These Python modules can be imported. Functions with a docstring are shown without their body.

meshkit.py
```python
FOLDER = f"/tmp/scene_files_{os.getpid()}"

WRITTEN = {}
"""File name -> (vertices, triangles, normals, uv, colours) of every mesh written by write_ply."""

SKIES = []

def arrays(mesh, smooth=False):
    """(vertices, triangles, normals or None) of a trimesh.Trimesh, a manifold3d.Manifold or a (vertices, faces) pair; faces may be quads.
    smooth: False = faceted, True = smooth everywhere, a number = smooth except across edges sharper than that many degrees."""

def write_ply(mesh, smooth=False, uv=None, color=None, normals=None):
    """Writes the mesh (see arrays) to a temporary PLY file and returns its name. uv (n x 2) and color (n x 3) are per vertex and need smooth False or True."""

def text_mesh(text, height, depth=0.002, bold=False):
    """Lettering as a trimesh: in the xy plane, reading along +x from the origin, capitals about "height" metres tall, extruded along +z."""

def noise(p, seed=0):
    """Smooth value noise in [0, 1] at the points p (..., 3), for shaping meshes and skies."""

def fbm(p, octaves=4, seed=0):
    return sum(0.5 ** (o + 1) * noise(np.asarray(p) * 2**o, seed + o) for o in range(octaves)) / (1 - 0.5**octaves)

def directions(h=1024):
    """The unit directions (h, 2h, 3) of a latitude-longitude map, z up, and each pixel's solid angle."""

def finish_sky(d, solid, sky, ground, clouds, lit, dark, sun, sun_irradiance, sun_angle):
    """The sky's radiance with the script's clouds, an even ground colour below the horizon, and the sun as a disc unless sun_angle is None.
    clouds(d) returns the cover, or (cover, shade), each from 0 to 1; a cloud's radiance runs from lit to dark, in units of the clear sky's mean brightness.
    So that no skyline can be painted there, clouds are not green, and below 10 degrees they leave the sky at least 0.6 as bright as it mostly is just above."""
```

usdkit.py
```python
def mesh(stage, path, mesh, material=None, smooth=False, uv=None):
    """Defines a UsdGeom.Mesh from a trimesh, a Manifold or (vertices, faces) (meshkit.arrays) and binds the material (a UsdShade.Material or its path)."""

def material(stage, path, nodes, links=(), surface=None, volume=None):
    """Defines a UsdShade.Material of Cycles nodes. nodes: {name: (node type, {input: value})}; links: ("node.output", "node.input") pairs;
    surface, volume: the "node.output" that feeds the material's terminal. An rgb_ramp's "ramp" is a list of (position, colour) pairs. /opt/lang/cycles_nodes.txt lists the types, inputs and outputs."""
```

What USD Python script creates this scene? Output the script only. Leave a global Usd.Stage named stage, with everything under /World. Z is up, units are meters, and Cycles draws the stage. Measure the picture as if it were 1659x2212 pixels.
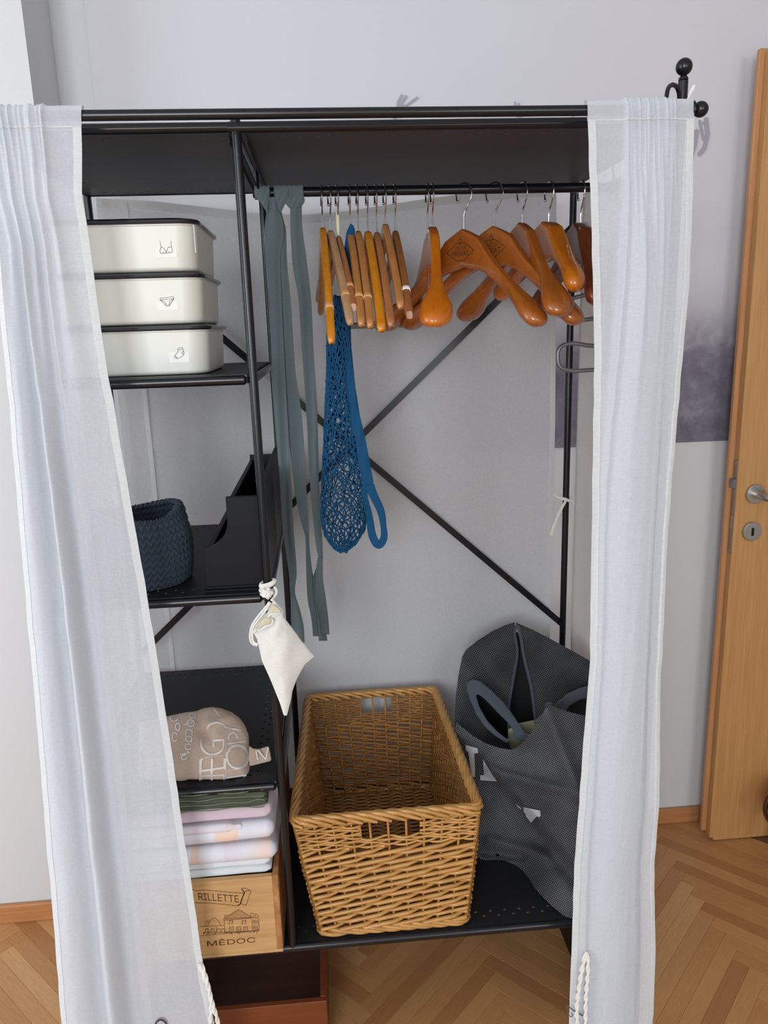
import math, random
import numpy as np
import trimesh
import usdkit, meshkit
from scipy.spatial import Delaunay
from scipy.interpolate import RBFInterpolator
from shapely.geometry import Polygon, Point, LineString, MultiPoint
from shapely.ops import unary_union
import shapely
from pxr import Usd, UsdGeom, UsdLux, Gf, Sdf

random.seed(7); rng = np.random.default_rng(7)
PI = math.pi
stage = Usd.Stage.CreateInMemory()
UsdGeom.SetStageUpAxis(stage, UsdGeom.Tokens.z); UsdGeom.SetStageMetersPerUnit(stage, 1.0)
UsdGeom.Xform.Define(stage, '/World'); UsdGeom.Scope.Define(stage, '/World/Looks')

# ------------------------------------------------------------------ camera
W, H = 1659, 2212
FPX, PITCH, ROLL, YAW, EYE = 1651.2, 0.2356, -0.0319, 0.0731, 1.4251
EXPOSURE = 0.34
_cp, _sp, _cy, _sy, _cr, _sr = math.cos(PITCH), math.sin(PITCH), math.cos(YAW), math.sin(YAW), math.cos(ROLL), math.sin(ROLL)
FWD = np.array([_sy * _cp, _cy * _cp, -_sp]); _r = np.array([_cy, -_sy, 0]); _u = np.cross(_r, FWD)
RIGHT = _cr * _r + _sr * _u; UP = -_sr * _r + _cr * _u
EYEP = np.array([0, 0, EYE])
cam = UsdGeom.Camera.Define(stage, '/World/camera')
cam.CreateHorizontalApertureAttr(36.0); cam.CreateVerticalApertureAttr(36.0 * H / W)
cam.CreateFocalLengthAttr(36.0 * FPX / W); cam.CreateClippingRangeAttr(Gf.Vec2f(0.05, 100))
cam.CreateExposureAttr(EXPOSURE)
m = Gf.Matrix4d(*[float(x) for row in (np.r_[RIGHT, 0], np.r_[UP, 0], np.r_[-FWD, 0], np.r_[EYEP, 1]) for x in row])
cam.AddTransformOp().Set(m)


def ray(u, v):
    u, v = np.asarray(u, float)[..., None], np.asarray(v, float)[..., None]
    return FWD + RIGHT * (u - W / 2) / FPX - UP * (v - H / 2) / FPX


def at(u, v, y):
    """the point of the room seen at pixel u, v whose depth from the camera plane is y"""
    d = ray(u, v); return EYEP + d * (np.asarray(y, float)[..., None] / d[..., 1:2])


def project(p):
    d = np.asarray(p, float) - EYEP; z = d @ FWD
    return np.stack([W / 2 + FPX * (d @ RIGHT) / z, H / 2 - FPX * (d @ UP) / z], -1)


# ------------------------------------------------------------------ light: daylight through the windows of the room
def lin(r, g, b):
    f = lambda c: (c / 255) / 12.92 if c < 10.3 else ((c / 255 + .055) / 1.055) ** 2.4
    return (f(r), f(g), f(b))


def window_light(path, centre, width, height, aim, power, colour):
    L = UsdLux.RectLight.Define(stage, path)
    L.CreateWidthAttr(width); L.CreateHeightAttr(height); L.CreateIntensityAttr(power); L.CreateColorAttr(Gf.Vec3f(*colour))
    c = np.array(centre, float); z = -np.array(aim, float); z /= np.linalg.norm(z)
    x = np.cross([0, 0, 1], z); x /= np.linalg.norm(x); y = np.cross(z, x)
    L.AddTransformOp().Set(Gf.Matrix4d(*[float(q) for row in (np.r_[x, 0], np.r_[y, 0], np.r_[z, 0], np.r_[c, 1]) for q in row]))


window_light('/World/daylight_window', (-0.95, -2.37, 1.62), 1.15, 1.45, (0, 1, 0), 11.5, (0.89, 0.95, 1.0))
window_light('/World/daylight_window_001', (1.15, -2.37, 1.62), 0.95, 1.45, (0, 1, 0), 4.5, (0.95, 0.98, 1.0))
window_light('/World/daylight_window_002', (-2.57, 0.15, 1.62), 1.5, 1.45, (1, 0, 0), 4.0, (0.86, 0.94, 1.0))
dome = UsdLux.DomeLight.Define(stage, '/World/sky_light'); dome.CreateIntensityAttr(0.25); dome.CreateColorAttr(Gf.Vec3f(0.9, 0.95, 1.0))

# ------------------------------------------------------------------ prims
used = {}


def child(parent, name):
    base = parent.GetPath() if parent is not None else Sdf.Path('/World')
    key = (str(base), name); k = used.get(key, -1) + 1; used[key] = k
    return str(base) + '/' + name + (f'_{k:03d}' if k else '')


def tag(p, label=None, category=None, group=None, kind=None):
    for k, v in (('label', label), ('category', category), ('group', group), ('kind', kind)):
        if v: p.SetCustomDataByKey(k, v)
    return p


def obj(name, mesh, mat, parent=None, smooth=35, uv=None, **kw):
    if isinstance(mesh, list): mesh = trimesh.util.concatenate(mesh)
    return tag(usdkit.mesh(stage, child(parent, name), mesh, mat, smooth, uv).GetPrim(), **kw)


def thing(name, label, category, group=None, kind=None):
    return tag(UsdGeom.Xform.Define(stage, child(None, name)).GetPrim(), label, category, group, kind)


def struct(name, mesh=None, mat=None, parent=None, **kw):
    if mesh is None:
        return tag(UsdGeom.Xform.Define(stage, child(parent, name)).GetPrim(), kind='structure', **kw)
    return obj(name, mesh, mat, parent, kind='structure' if parent is None else None, **kw)


# ------------------------------------------------------------------ mesh helpers
def box(x0, x1, y0, y1, z0, z1, b=0.0):
    c, h = np.array([(x0 + x1) / 2, (y0 + y1) / 2, (z0 + z1) / 2]), np.array([abs(x1 - x0), abs(y1 - y0), abs(z1 - z0)]) / 2
    b = min(b, .45 * h.min() * 2) if b else 0
    if not b:
        return trimesh.creation.box(2 * h, trimesh.transformations.translation_matrix(c))
    pts = []
    for s in np.ndindex(2, 2, 2):
        s = np.array(s) * 2 - 1
        for k in range(3):
            q = h - b; q[k] = h[k]; pts.append(c + s * q)
    return trimesh.convex.convex_hull(np.array(pts))


def frames(P, up=None):
    P = np.asarray(P, float); T = np.gradient(P, axis=0); T /= np.maximum(np.linalg.norm(T, axis=1, keepdims=True), 1e-12)
    n = np.array(up if up is not None else ([0, 0, 1] if abs(T[0, 2]) < .9 else [1, 0, 0]), float)
    N = []
    for t in T:
        n = n - t * (n @ t); l = np.linalg.norm(n)
        n = n / l if l > 1e-9 else np.cross(t, [1, 0, 0]); N.append(n)
    N = np.array(N); return T, N, np.cross(T, N)


def loft(rings, cap=True, closed=False):
    """closed rings of equal length joined into one skin"""
    rings = [np.asarray(r, float) for r in rings]; n, k = len(rings[0]), len(rings)
    V = np.vstack(rings); F = []
    for i in range(k if closed else k - 1):
        a, b = i * n, ((i + 1) % k) * n
        for j in range(n):
            j2 = (j + 1) % n; F += [[a + j, b + j, b + j2], [a + j, b + j2, a + j2]]
    if cap and not closed:
        for base, flip in ((0, 1), ((k - 1) * n, 0)):
            c = len(V); V = np.vstack([V, V[base:base + n].mean(0)])
            F += [[c, base + (j + 1) % n, base + j] if not flip else [c, base + j, base + (j + 1) % n] for j in range(n)]
    me = trimesh.Trimesh(V, F, process=False)
    return me


def tube(P, r, n=10, closed=False, up=None):
    P = np.asarray(P, float); T, N, B = frames(P, up)
    if closed:
        T = np.roll(P, -1, 0) - np.roll(P, 1, 0); T /= np.linalg.norm(T, axis=1, keepdims=True)
        nn = np.array(up if up is not None else [0, 0, 1.0]); N = nn - T * (T @ nn)[:, None]; N /= np.linalg.norm(N, axis=1, keepdims=True); B = np.cross(T, N)
    a = np.linspace(0, 2 * PI, n, endpoint=False); r = np.broadcast_to(r, len(P))
    rings = [P[i] + r[i] * (np.cos(a)[:, None] * N[i] - np.sin(a)[:, None] * B[i]) for i in range(len(P))]
    return loft(rings, closed=closed)


def rod(a, b, r, n=14, e=.0015):
    a, b = np.array(a, float), np.array(b, float); d = (b - a) / np.linalg.norm(b - a)
    return tube([a, a + d * e * .01, a + d * e, b - d * e, b - d * e * .01, b], [r - e, r - e, r, r, r - e, r - e], n)


def bar(P, w, t, up):
    """flat strip of width w (across) and thickness t along the path"""
    T, N, B = frames(P, up); s = np.array([[1, 1], [-1, 1], [-1, -1], [1, -1]]) * [w / 2, t / 2]
    return loft([P[i] + s[:, :1] * B[i] + s[:, 1:] * N[i] for i in range(len(P))])


def smoothpath(P, n=40, closed=False):
    from scipy.interpolate import CubicSpline
    P = np.asarray(P, float)
    if closed: P = np.vstack([P, P[:1]])
    t = np.r_[0, np.cumsum(np.linalg.norm(np.diff(P, axis=0), axis=1))]
    c = CubicSpline(t, P, bc_type='periodic' if closed else 'not-a-knot' if len(P) > 3 else 'natural')
    return c(np.linspace(0, t[-1], n, endpoint=not closed))


def lathe(profile, n=32, at=(0, 0, 0)):
    me = trimesh.creation.revolve(np.asarray(profile, float), sections=n); me.apply_translation(at); return me


def sheet(P, thick=0.0):
    """grid of points (nu, nv, 3) as a cloth; with a thickness it gets two faces and closed edges"""
    nu, nv = P.shape[:2]; idx = np.arange(nu * nv).reshape(nu, nv)
    q = np.stack([idx[:-1, :-1], idx[1:, :-1], idx[1:, 1:], idx[:-1, 1:]], -1).reshape(-1, 4)
    F = np.vstack([q[:, [0, 1, 2]], q[:, [0, 2, 3]]]); V = P.reshape(-1, 3)
    if not thick:
        return trimesh.Trimesh(V, F, process=False)
    du, dv = np.gradient(P, axis=0), np.gradient(P, axis=1); N = np.cross(du, dv); N /= np.maximum(np.linalg.norm(N, axis=2, keepdims=True), 1e-12)
    V2 = (P - N * thick).reshape(-1, 3); k = len(V)
    ring = np.r_[idx[:, 0], idx[-1, 1:], idx[-2::-1, -1], idx[0, -2:0:-1]]; r2 = np.roll(ring, -1)
    S = np.vstack([np.stack([ring, r2 + k, r2], 1), np.stack([ring, ring + k, r2 + k], 1)])
    return trimesh.Trimesh(np.vstack([V, V2]), np.vstack([F, F[:, ::-1] + k, S]), process=False)


def prism(poly, d0, d1, axis='y'):
    """polygon in the x-z plane pushed from y = d0 to d1 (axis 'x': polygon in y-z; 'z': polygon in x-y)"""
    out = []
    for g in getattr(poly, 'geoms', [poly]):
        if g.is_empty or g.area < 1e-10: continue
        me = trimesh.creation.extrude_polygon(g, abs(d1 - d0), engine='earcut'); v = np.array(me.vertices); lo = min(d0, d1)
        if axis == 'y': v = np.stack([v[:, 0], lo + v[:, 2], v[:, 1]], 1); me = trimesh.Trimesh(v, me.faces[:, ::-1], process=False)
        elif axis == 'x': me = trimesh.Trimesh(np.stack([lo + v[:, 2], v[:, 0], v[:, 1]], 1), me.faces, process=False)
        else: me = trimesh.Trimesh(v + [0, 0, lo], me.faces, process=False)
        out.append(me)
    return trimesh.util.concatenate(out)


def strokes(lines, w):
    return unary_union([LineString(l).buffer(w / 2, quad_segs=3) for l in lines])


def arc(cx, cz, rx, rz, a0, a1, n=12):
    t = np.radians(np.linspace(a0, a1, n)); return [(cx + rx * math.cos(a), cz + rz * math.sin(a)) for a in t]


def tri_region(poly, step):
    """points and triangles that fill a polygon evenly"""
    P = []
    for g in getattr(poly, 'geoms', [poly]):
        for ring in [g.exterior, *g.interiors]:
            n = max(int(ring.length / step), 8); P += [ring.interpolate(i / n, normalized=True).coords[0] for i in range(n)]
    nb = len(P); x0, y0, x1, y1 = poly.bounds
    gx, gy = np.meshgrid(np.arange(x0, x1, step), np.arange(y0, y1, step * .87)); gx[1::2] += step / 2
    inner = poly.buffer(-step * .45)
    keep = shapely.contains_xy(inner, gx.ravel(), gy.ravel()); P = np.vstack([P, np.stack([gx.ravel()[keep], gy.ravel()[keep]], 1)])
    T = Delaunay(P).simplices; c = P[T].mean(1)
    T = T[shapely.contains_xy(poly.buffer(1e-7), c[:, 0], c[:, 1])]
    a = P[T]; s = np.cross(a[:, 1] - a[:, 0], a[:, 2] - a[:, 0]); T = T[np.abs(s) > 1e-9]; s = s[np.abs(s) > 1e-9]
    T[s < 0] = T[s < 0][:, ::-1]
    return P, T


def depth_of(ctrl):
    c = np.array(ctrl, float); f = RBFInterpolator(c[:, :2] / 100, c[:, 2], kernel='multiquadric', epsilon=1.2, degree=0)
    lo, hi = c[:, 2].min() - .012, c[:, 2].max() + .012
    return lambda P: np.clip(f(np.asarray(P)[:, :2] / 100), lo, hi)


def cushion(outline, front, thick, step=9, edge=.0015, round_px=25, fold=None, holes=()):
    """solid cloth body: outline as seen, front(u, v) its depth, thick its full thickness, rounded off towards the outline"""
    poly = Polygon(outline, holes).buffer(0); P, T = tri_region(poly, step)
    d = shapely.distance(shapely.points(P[:, 0], P[:, 1]), poly.boundary)
    k = 1 - np.exp(-d / round_px); k = np.sqrt(np.clip(k, 0, 1))
    y = front(P) + (fold(P, d) if fold else 0)
    half = edge / 2 + (thick - edge) / 2 * k
    A = at(P[:, 0], P[:, 1], y + thick / 2 - half); B = at(P[:, 0], P[:, 1], y + thick / 2 + half)
    e = np.sort(np.vstack([T[:, [0, 1]], T[:, [1, 2]], T[:, [2, 0]]]), 1); d_e = np.vstack([T[:, [0, 1]], T[:, [1, 2]], T[:, [2, 0]]])
    _, inv, cnt = np.unique(e, axis=0, return_inverse=True, return_counts=True)
    b = d_e[cnt[inv.ravel()] == 1]; n = len(P)
    S = np.vstack([np.stack([b[:, 0], b[:, 1], b[:, 1] + n], 1), np.stack([b[:, 0], b[:, 1] + n, b[:, 0] + n], 1)])
    me = trimesh.Trimesh(np.vstack([A, B]), np.vstack([T, T[:, ::-1] + n, S[:, ::-1]]), process=False)
    me.fix_normals()
    return me, (np.vstack([P, P]))


# ------------------------------------------------------------------ materials
def mat(name, nodes, links=(), surface='p.BSDF'):
    return usdkit.material(stage, '/World/Looks/' + name, nodes, links, surface)


def plain(name, c, rough=.5, bump=None, **kw):
    n = {'p': ('principled_bsdf', {'base_color': c, 'roughness': rough, **kw})}; l = []
    if bump:
        n['t'] = ('texture_coordinate', {}); n['n'] = ('noise_texture', {'scale': bump[0], 'detail': 3.0}); n['b'] = ('bump', {'strength': bump[1], 'distance': bump[2]})
        l = [('t.object', 'n.vector'), ('n.fac', 'b.height'), ('b.normal', 'p.normal')]
    return mat(name, n, l)


def mottled(name, c1, c2, scale, rough=.5, detail=4.0, ramp=(.3, .7), stretch=(1, 1, 1), bump=0.0, distort=0.0, **kw):
    n = {'t': ('texture_coordinate', {}), 'o': ('object_info', {}), 'm': ('mapping', {'scale': stretch}), 'v': ('vector_math', {'math_type': 'add'}),
         'n': ('noise_texture', {'scale': scale, 'detail': detail, 'distortion': distort}), 'r': ('rgb_ramp', {'ramp': [(ramp[0], c1), (ramp[1], c2)]}),
         'p': ('principled_bsdf', {'roughness': rough, **kw}), 's': ('math', {'math_type': 'multiply', 'value2': 31.0})}
    l = [('t.object', 'm.vector'), ('o.random', 's.value1'), ('m.vector', 'v.vector1'), ('s.value', 'v.vector2'), ('v.vector', 'n.vector'), ('n.fac', 'r.fac'), ('r.color', 'p.base_color')]
    if bump:
        n['b'] = ('bump', {'strength': bump, 'distance': .001}); l += [('n.fac', 'b.height'), ('b.normal', 'p.normal')]
    return mat(name, n, l)


def cloth(name, c, through=.45, sheer=.0, weave=900.0, rough=.9):
    """woven cloth: light passes through it; sheer is the share of open weave"""
    n = {'t': ('texture_coordinate', {}), 'mx': ('mapping', {'scale': (1, 1, .12)}), 'my': ('mapping', {'scale': (.12, .12, 1)}),
         'a': ('noise_texture', {'scale': weave, 'detail': 2.0}), 'b': ('noise_texture', {'scale': weave, 'detail': 2.0}),
         'w': ('math', {'math_type': 'add'}), 'bp': ('bump', {'strength': .12, 'distance': .0006}),
         'mr': ('map_range', {'from_min': .7, 'from_max': 1.3, 'to_min': .93, 'to_max': 1.04}), 'col': ('mix', {'mix_type': 'multiply', 'fac': 1.0, 'color1': c}),
         'd': ('diffuse_bsdf', {'roughness': .6}), 'tr': ('translucent_bsdf', {}), 'm1': ('mix_closure', {'fac': through}),
         'cc': ('combine_color', {})}
    l = [('t.object', 'mx.vector'), ('t.object', 'my.vector'), ('mx.vector', 'a.vector'), ('my.vector', 'b.vector'), ('a.fac', 'w.value1'), ('b.fac', 'w.value2'),
         ('w.value', 'bp.height'), ('w.value', 'mr.value'), ('mr.result', 'cc.r'), ('mr.result', 'cc.g'), ('mr.result', 'cc.b'), ('cc.color', 'col.color2'),
         ('col.color', 'd.color'), ('col.color', 'tr.color'), ('bp.normal', 'd.normal'), ('d.BSDF', 'm1.closure1'), ('tr.BSDF', 'm1.closure2')]
    out = 'm1.closure'
    if sheer:
        n['x'] = ('transparent_bsdf', {}); n['m2'] = ('mix_closure', {'fac': sheer}); l += [('m1.closure', 'm2.closure1'), ('x.BSDF', 'm2.closure2')]; out = 'm2.closure'
    return mat(name, n, l, out)


M = {}
M['wall'] = plain('wall_paint', lin(214, 215, 218), .85, (160.0, .12, .002))
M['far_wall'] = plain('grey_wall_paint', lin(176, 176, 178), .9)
M['ceiling'] = plain('ceiling_paint', lin(216, 216, 216), .9)
M['black_metal'] = plain('black_metal', (.0045, .0055, .0085), .27, (700.0, .03, .0005), specular_ior_level=.5)
M['lit_deck_metal'] = plain('lit_deck_metal', (.046, .0465, .049), .5, (700.0, .08, .0005), specular_ior_level=.35)  # shelf metal lightened: light on the top shelf underside is put into its colour
M['shelf_metal'] = plain('shelf_metal', (.013, .0135, .0155), .5, (700.0, .08, .0005), specular_ior_level=.35)
M['black_plastic'] = plain('black_plastic', (.005, .006, .008), .5, specular_ior_level=.3)
M['black_paint_wood'] = plain('black_painted_wood', (.0034, .0046, .0085), .48, specular_ior_level=.2)
M['steel'] = plain('polished_steel', (.62, .62, .63), .18, metallic=1.0)
M['brushed'] = plain('brushed_steel', (.50, .49, .47), .33, (400.0, .05, .0005), metallic=1.0)
M['dull_steel'] = plain('dull_steel', (.36, .34, .31), .42, metallic=1.0)
M['grey_metal'] = plain('grey_coated_metal', (.22, .22, .23), .42, metallic=.7)
M['curtain'] = cloth('sheer_white_cotton', lin(229, 233, 239), .26, .20)
M['hem'] = cloth('double_white_cotton', lin(232, 234, 236), .26)
M['pocket'] = cloth('gathered_white_cotton', lin(242, 242, 240), .28, .04)
M['backcloth'] = cloth('white_back_cotton', lin(228, 228, 229), .40, .08)
M['back_hem'] = cloth('back_cotton_hem', lin(230, 230, 229), .34, .05)
M['cord'] = cloth('white_cord', lin(240, 238, 232), .1)
M['canvas'] = cloth('natural_white_canvas', lin(234, 232, 227), .12, 0.0, 1200.0)
M['scarf'] = cloth('slate_grey_cotton', lin(114, 127, 132), .15, 0.0, 1300.0)
M['blue'] = plain('blue_cotton', lin(0, 72, 114), .9, (900.0, .2, .001))
M['crochet'] = plain('navy_crochet_yarn', lin(56, 68, 82), .95, (900.0, .3, .001))
M['cream'] = plain('cream_enamel', lin(222, 222, 212), .38)
M['sticker'] = plain('clear_sticker', lin(223, 223, 214), .35)
M['ink'] = plain('grey_ink', lin(92, 96, 102), .6)
M['lid'] = plain('smoke_black_lid', (.016, .018, .022), .12)
M['slate_band'] = plain('slate_binding', lin(70, 78, 88), .85, (1200.0, .2, .001))
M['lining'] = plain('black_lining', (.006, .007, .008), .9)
M['white_print'] = plain('white_print', lin(205, 210, 216), .8, (900.0, .25, .001))
M['sage'] = plain('pale_green_card', lin(150, 150, 128), .8)
M['brand'] = plain('burnt_brand', lin(92, 52, 26), .8)
M['cavity'] = plain('dark_cavity', (.004, .004, .004), .9)
M['embroidery'] = plain('purple_thread', lin(74, 58, 84), .8)
M['grey_thread'] = plain('grey_thread', lin(96, 94, 98), .8)
M['print_grey'] = plain('printed_antler_grey', lin(168, 165, 178), .9)
M['sleeve'] = plain('cream_plastic_sleeve', lin(216, 212, 176), .45)
M['oak_tones'] = [mottled(f'parquet_wood_{k:03d}', lin(*[q + 12 for q in a]), lin(*[q + 12 for q in b]), 26.0, .42, 5.0, (.25, .75), (1, 14, 1), .05, 1.2) for k, (a, b) in enumerate((
    ((172, 122, 72), (190, 140, 88)), ((164, 112, 64), (182, 130, 78)), ((182, 133, 82), (199, 152, 100)), ((154, 101, 55), (170, 117, 68)), ((168, 117, 68), (186, 134, 80)), ((176, 124, 73), (188, 139, 86))))]
M['subfloor'] = plain('dark_joint', lin(120, 82, 50), .8)
M['beech'] = mottled('beech_veneer', lin(184, 136, 82), lin(202, 153, 97), 20.0, .38, 5.0, (.3, .7), (9, 9, .35), .04, .8)
M['beech_edge'] = mottled('beech_edge_band', lin(184, 130, 86), lin(200, 146, 100), 20.0, .4, 4.0, (.3, .7), (9, 9, .35))
M['skirting'] = mottled('beech_skirting', lin(176, 118, 74), lin(194, 136, 88), 14.0, .45, 4.0, (.3, .7), (.5, 8, 8))
M['red_wood'] = mottled('red_brown_wood', lin(112, 56, 28), lin(130, 68, 34), 12.0, .45, 4.0, (.3, .7), (.6, 6, 6))
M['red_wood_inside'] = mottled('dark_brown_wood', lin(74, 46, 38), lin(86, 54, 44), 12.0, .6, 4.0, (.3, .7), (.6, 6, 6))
M['pine'] = mottled('pale_crate_wood', lin(186, 144, 94), lin(206, 164, 112), 9.0, .55, 5.0, (.3, .7), (.7, 5, 9), .05, .6)
M['pine_end'] = mottled('crate_end_grain', lin(148, 92, 52), lin(190, 140, 88), 30.0, .7, 3.0, (.35, .65))
M['willow'] = mottled('varnished_willow', lin(166, 116, 54), lin(200, 150, 82), 30.0, .38, 3.0, (.25, .75), (1, 1, 1), .0, coat_weight=.35, coat_roughness=.2)
M['willow_dark'] = mottled('brown_willow', lin(138, 92, 44), lin(170, 120, 62), 30.0, .42, 3.0, (.25, .75))
M['print'] = None


# ------------------------------------------------------------------ the rack's measures (metres, camera stands at x = 0, y = 0)
XL, XM, XR = -.4608, -.1073, .5530
YF, YB = 1.2089, 1.7089
ZT, Z1, Z2, Z3, ZB = 1.7119, 1.3545, .9987, .6486, .3093
RT = .0075                                   # tube radius
YW = 1.892                                   # back wall
TOP = .0085                                  # shelf plate above its tube's centre line

# ------------------------------------------------------------------ the setting
XW0, XW1, YR0, ZC = -2.6, 2.0, -2.4, 2.72
struct('wall_back', box(-.545, XW1 + .1, YW, YW + .12, 0, ZC), M['wall'])
struct('wall_pier', box(XW0 - .1, -.545, 1.714, YW + .12, 0, ZC), M['wall'])
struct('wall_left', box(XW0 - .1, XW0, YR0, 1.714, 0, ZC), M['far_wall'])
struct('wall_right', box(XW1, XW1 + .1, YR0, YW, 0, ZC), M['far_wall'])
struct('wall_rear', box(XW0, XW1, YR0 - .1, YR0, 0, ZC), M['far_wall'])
struct('ceiling', box(XW0 - .1, XW1 + .1, YR0 - .1, YW + .12, ZC, ZC + .1), M['ceiling'])
struct('baseboard_back', box(-.53, XW1, YW - .014, YW, 0, .047, .003), M['skirting'])
struct('baseboard_pier', box(XW0, -.545, 1.70, 1.714, 0, .051, .003), M['skirting'])


# parquet: every strip in sight is a plank of the floor
def parquet():
    L, w, g = .4025, .0364, .00018
    fl = struct('floor')
    obj('subfloor', box(XW0 - .1, XW1 + .1, YR0 - .1, YW + .12, -.06, -.0012), M['subfloor'], fl)
    q = math.sqrt(.5); ox, oy = .298 - (L - w) * q, 1.497
    near, far = [], []
    for k in range(-120, 120):
        for mm in range(-12, 13):
            for kind in (0, 1):
                if kind == 0: x0, y0, x1, y1 = k * w + mm * L, k * w - mm * L, k * w + L + mm * L, (k + 1) * w - mm * L
                else: x0, y0, x1, y1 = k * w + L + mm * L, (k + 1) * w - L - mm * L, (k + 1) * w + L + mm * L, (k + 1) * w - mm * L
                cx, cy = (x0 + x1) / 2, (y0 + y1) / 2
                wx, wy = (cx - cy) * q + ox, (cx + cy) * q + oy - (L + w) * q
                if not (XW0 < wx < XW1 and YR0 < wy < YW): continue
                ang = PI / 4 if kind == 0 else -PI / 4
                d = np.array([math.cos(ang), math.sin(ang)]) * L / 2
                ends = [np.array([wx, wy]) + s * d for s in (-1, -.5, 0, .5, 1)]
                seen = 0
                for e in ends:
                    if e[1] > .4:
                        p = project([e[0], e[1], 0])
                        if -40 < p[0] < W + 40 and 1700 < p[1] < H + 60: seen = 1
                (near if seen else far).append((wx, wy, ang))
    near.sort(key=lambda a: a[1])
    prng = random.Random(3)
    base = box(-L / 2 + g, L / 2 - g, -w / 2 + g, w / 2 - g, -.010, 0, .0004)
    rest = []
    for i, (x, y, a) in enumerate(near + far):
        dz = prng.uniform(-.0005, .0002)
        if i < min(len(near), 295):
            p = usdkit.mesh(stage, child(fl, 'plank'), base, prng.choice(M['oak_tones']), False)
            p.AddTranslateOp().Set(Gf.Vec3d(x, y, dz)); p.AddRotateZOp().Set(math.degrees(a))
        else:
            me = base.copy(); me.apply_transform(trimesh.transformations.rotation_matrix(a, [0, 0, 1])); me.apply_translation([x, y, dz]); rest.append(me)
    obj('plank_field', rest, M['oak_tones'][0], fl, smooth=False, kind='stuff')


parquet()

# windows behind the camera
for i, (c, w_, ax) in enumerate((((-.95, YR0), 1.15, 'y'), ((1.15, YR0), .95, 'y'), ((XW0, .15), 1.5, 'x'))):
    wn = struct(f'window_{i + 1}'); z0, z1, t = .85, 2.39, .06
    fr = []
    for a0, a1, b0, b1 in ((-w_ / 2 - t, w_ / 2 + t, z1, z1 + t), (-w_ / 2 - t, w_ / 2 + t, z0 - t, z0), (-w_ / 2 - t, -w_ / 2, z0, z1), (w_ / 2, w_ / 2 + t, z0, z1), (-.025, .025, z0, z1)):
        fr.append(box(c[0] + a0, c[0] + a1, YR0, YR0 + .05, b0, b1, .004) if ax == 'y' else box(XW0, XW0 + .05, c[1] + a0, c[1] + a1, b0, b1, .004))
    for q in fr: obj('window_frame', q, M['ceiling'], wn)


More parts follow.
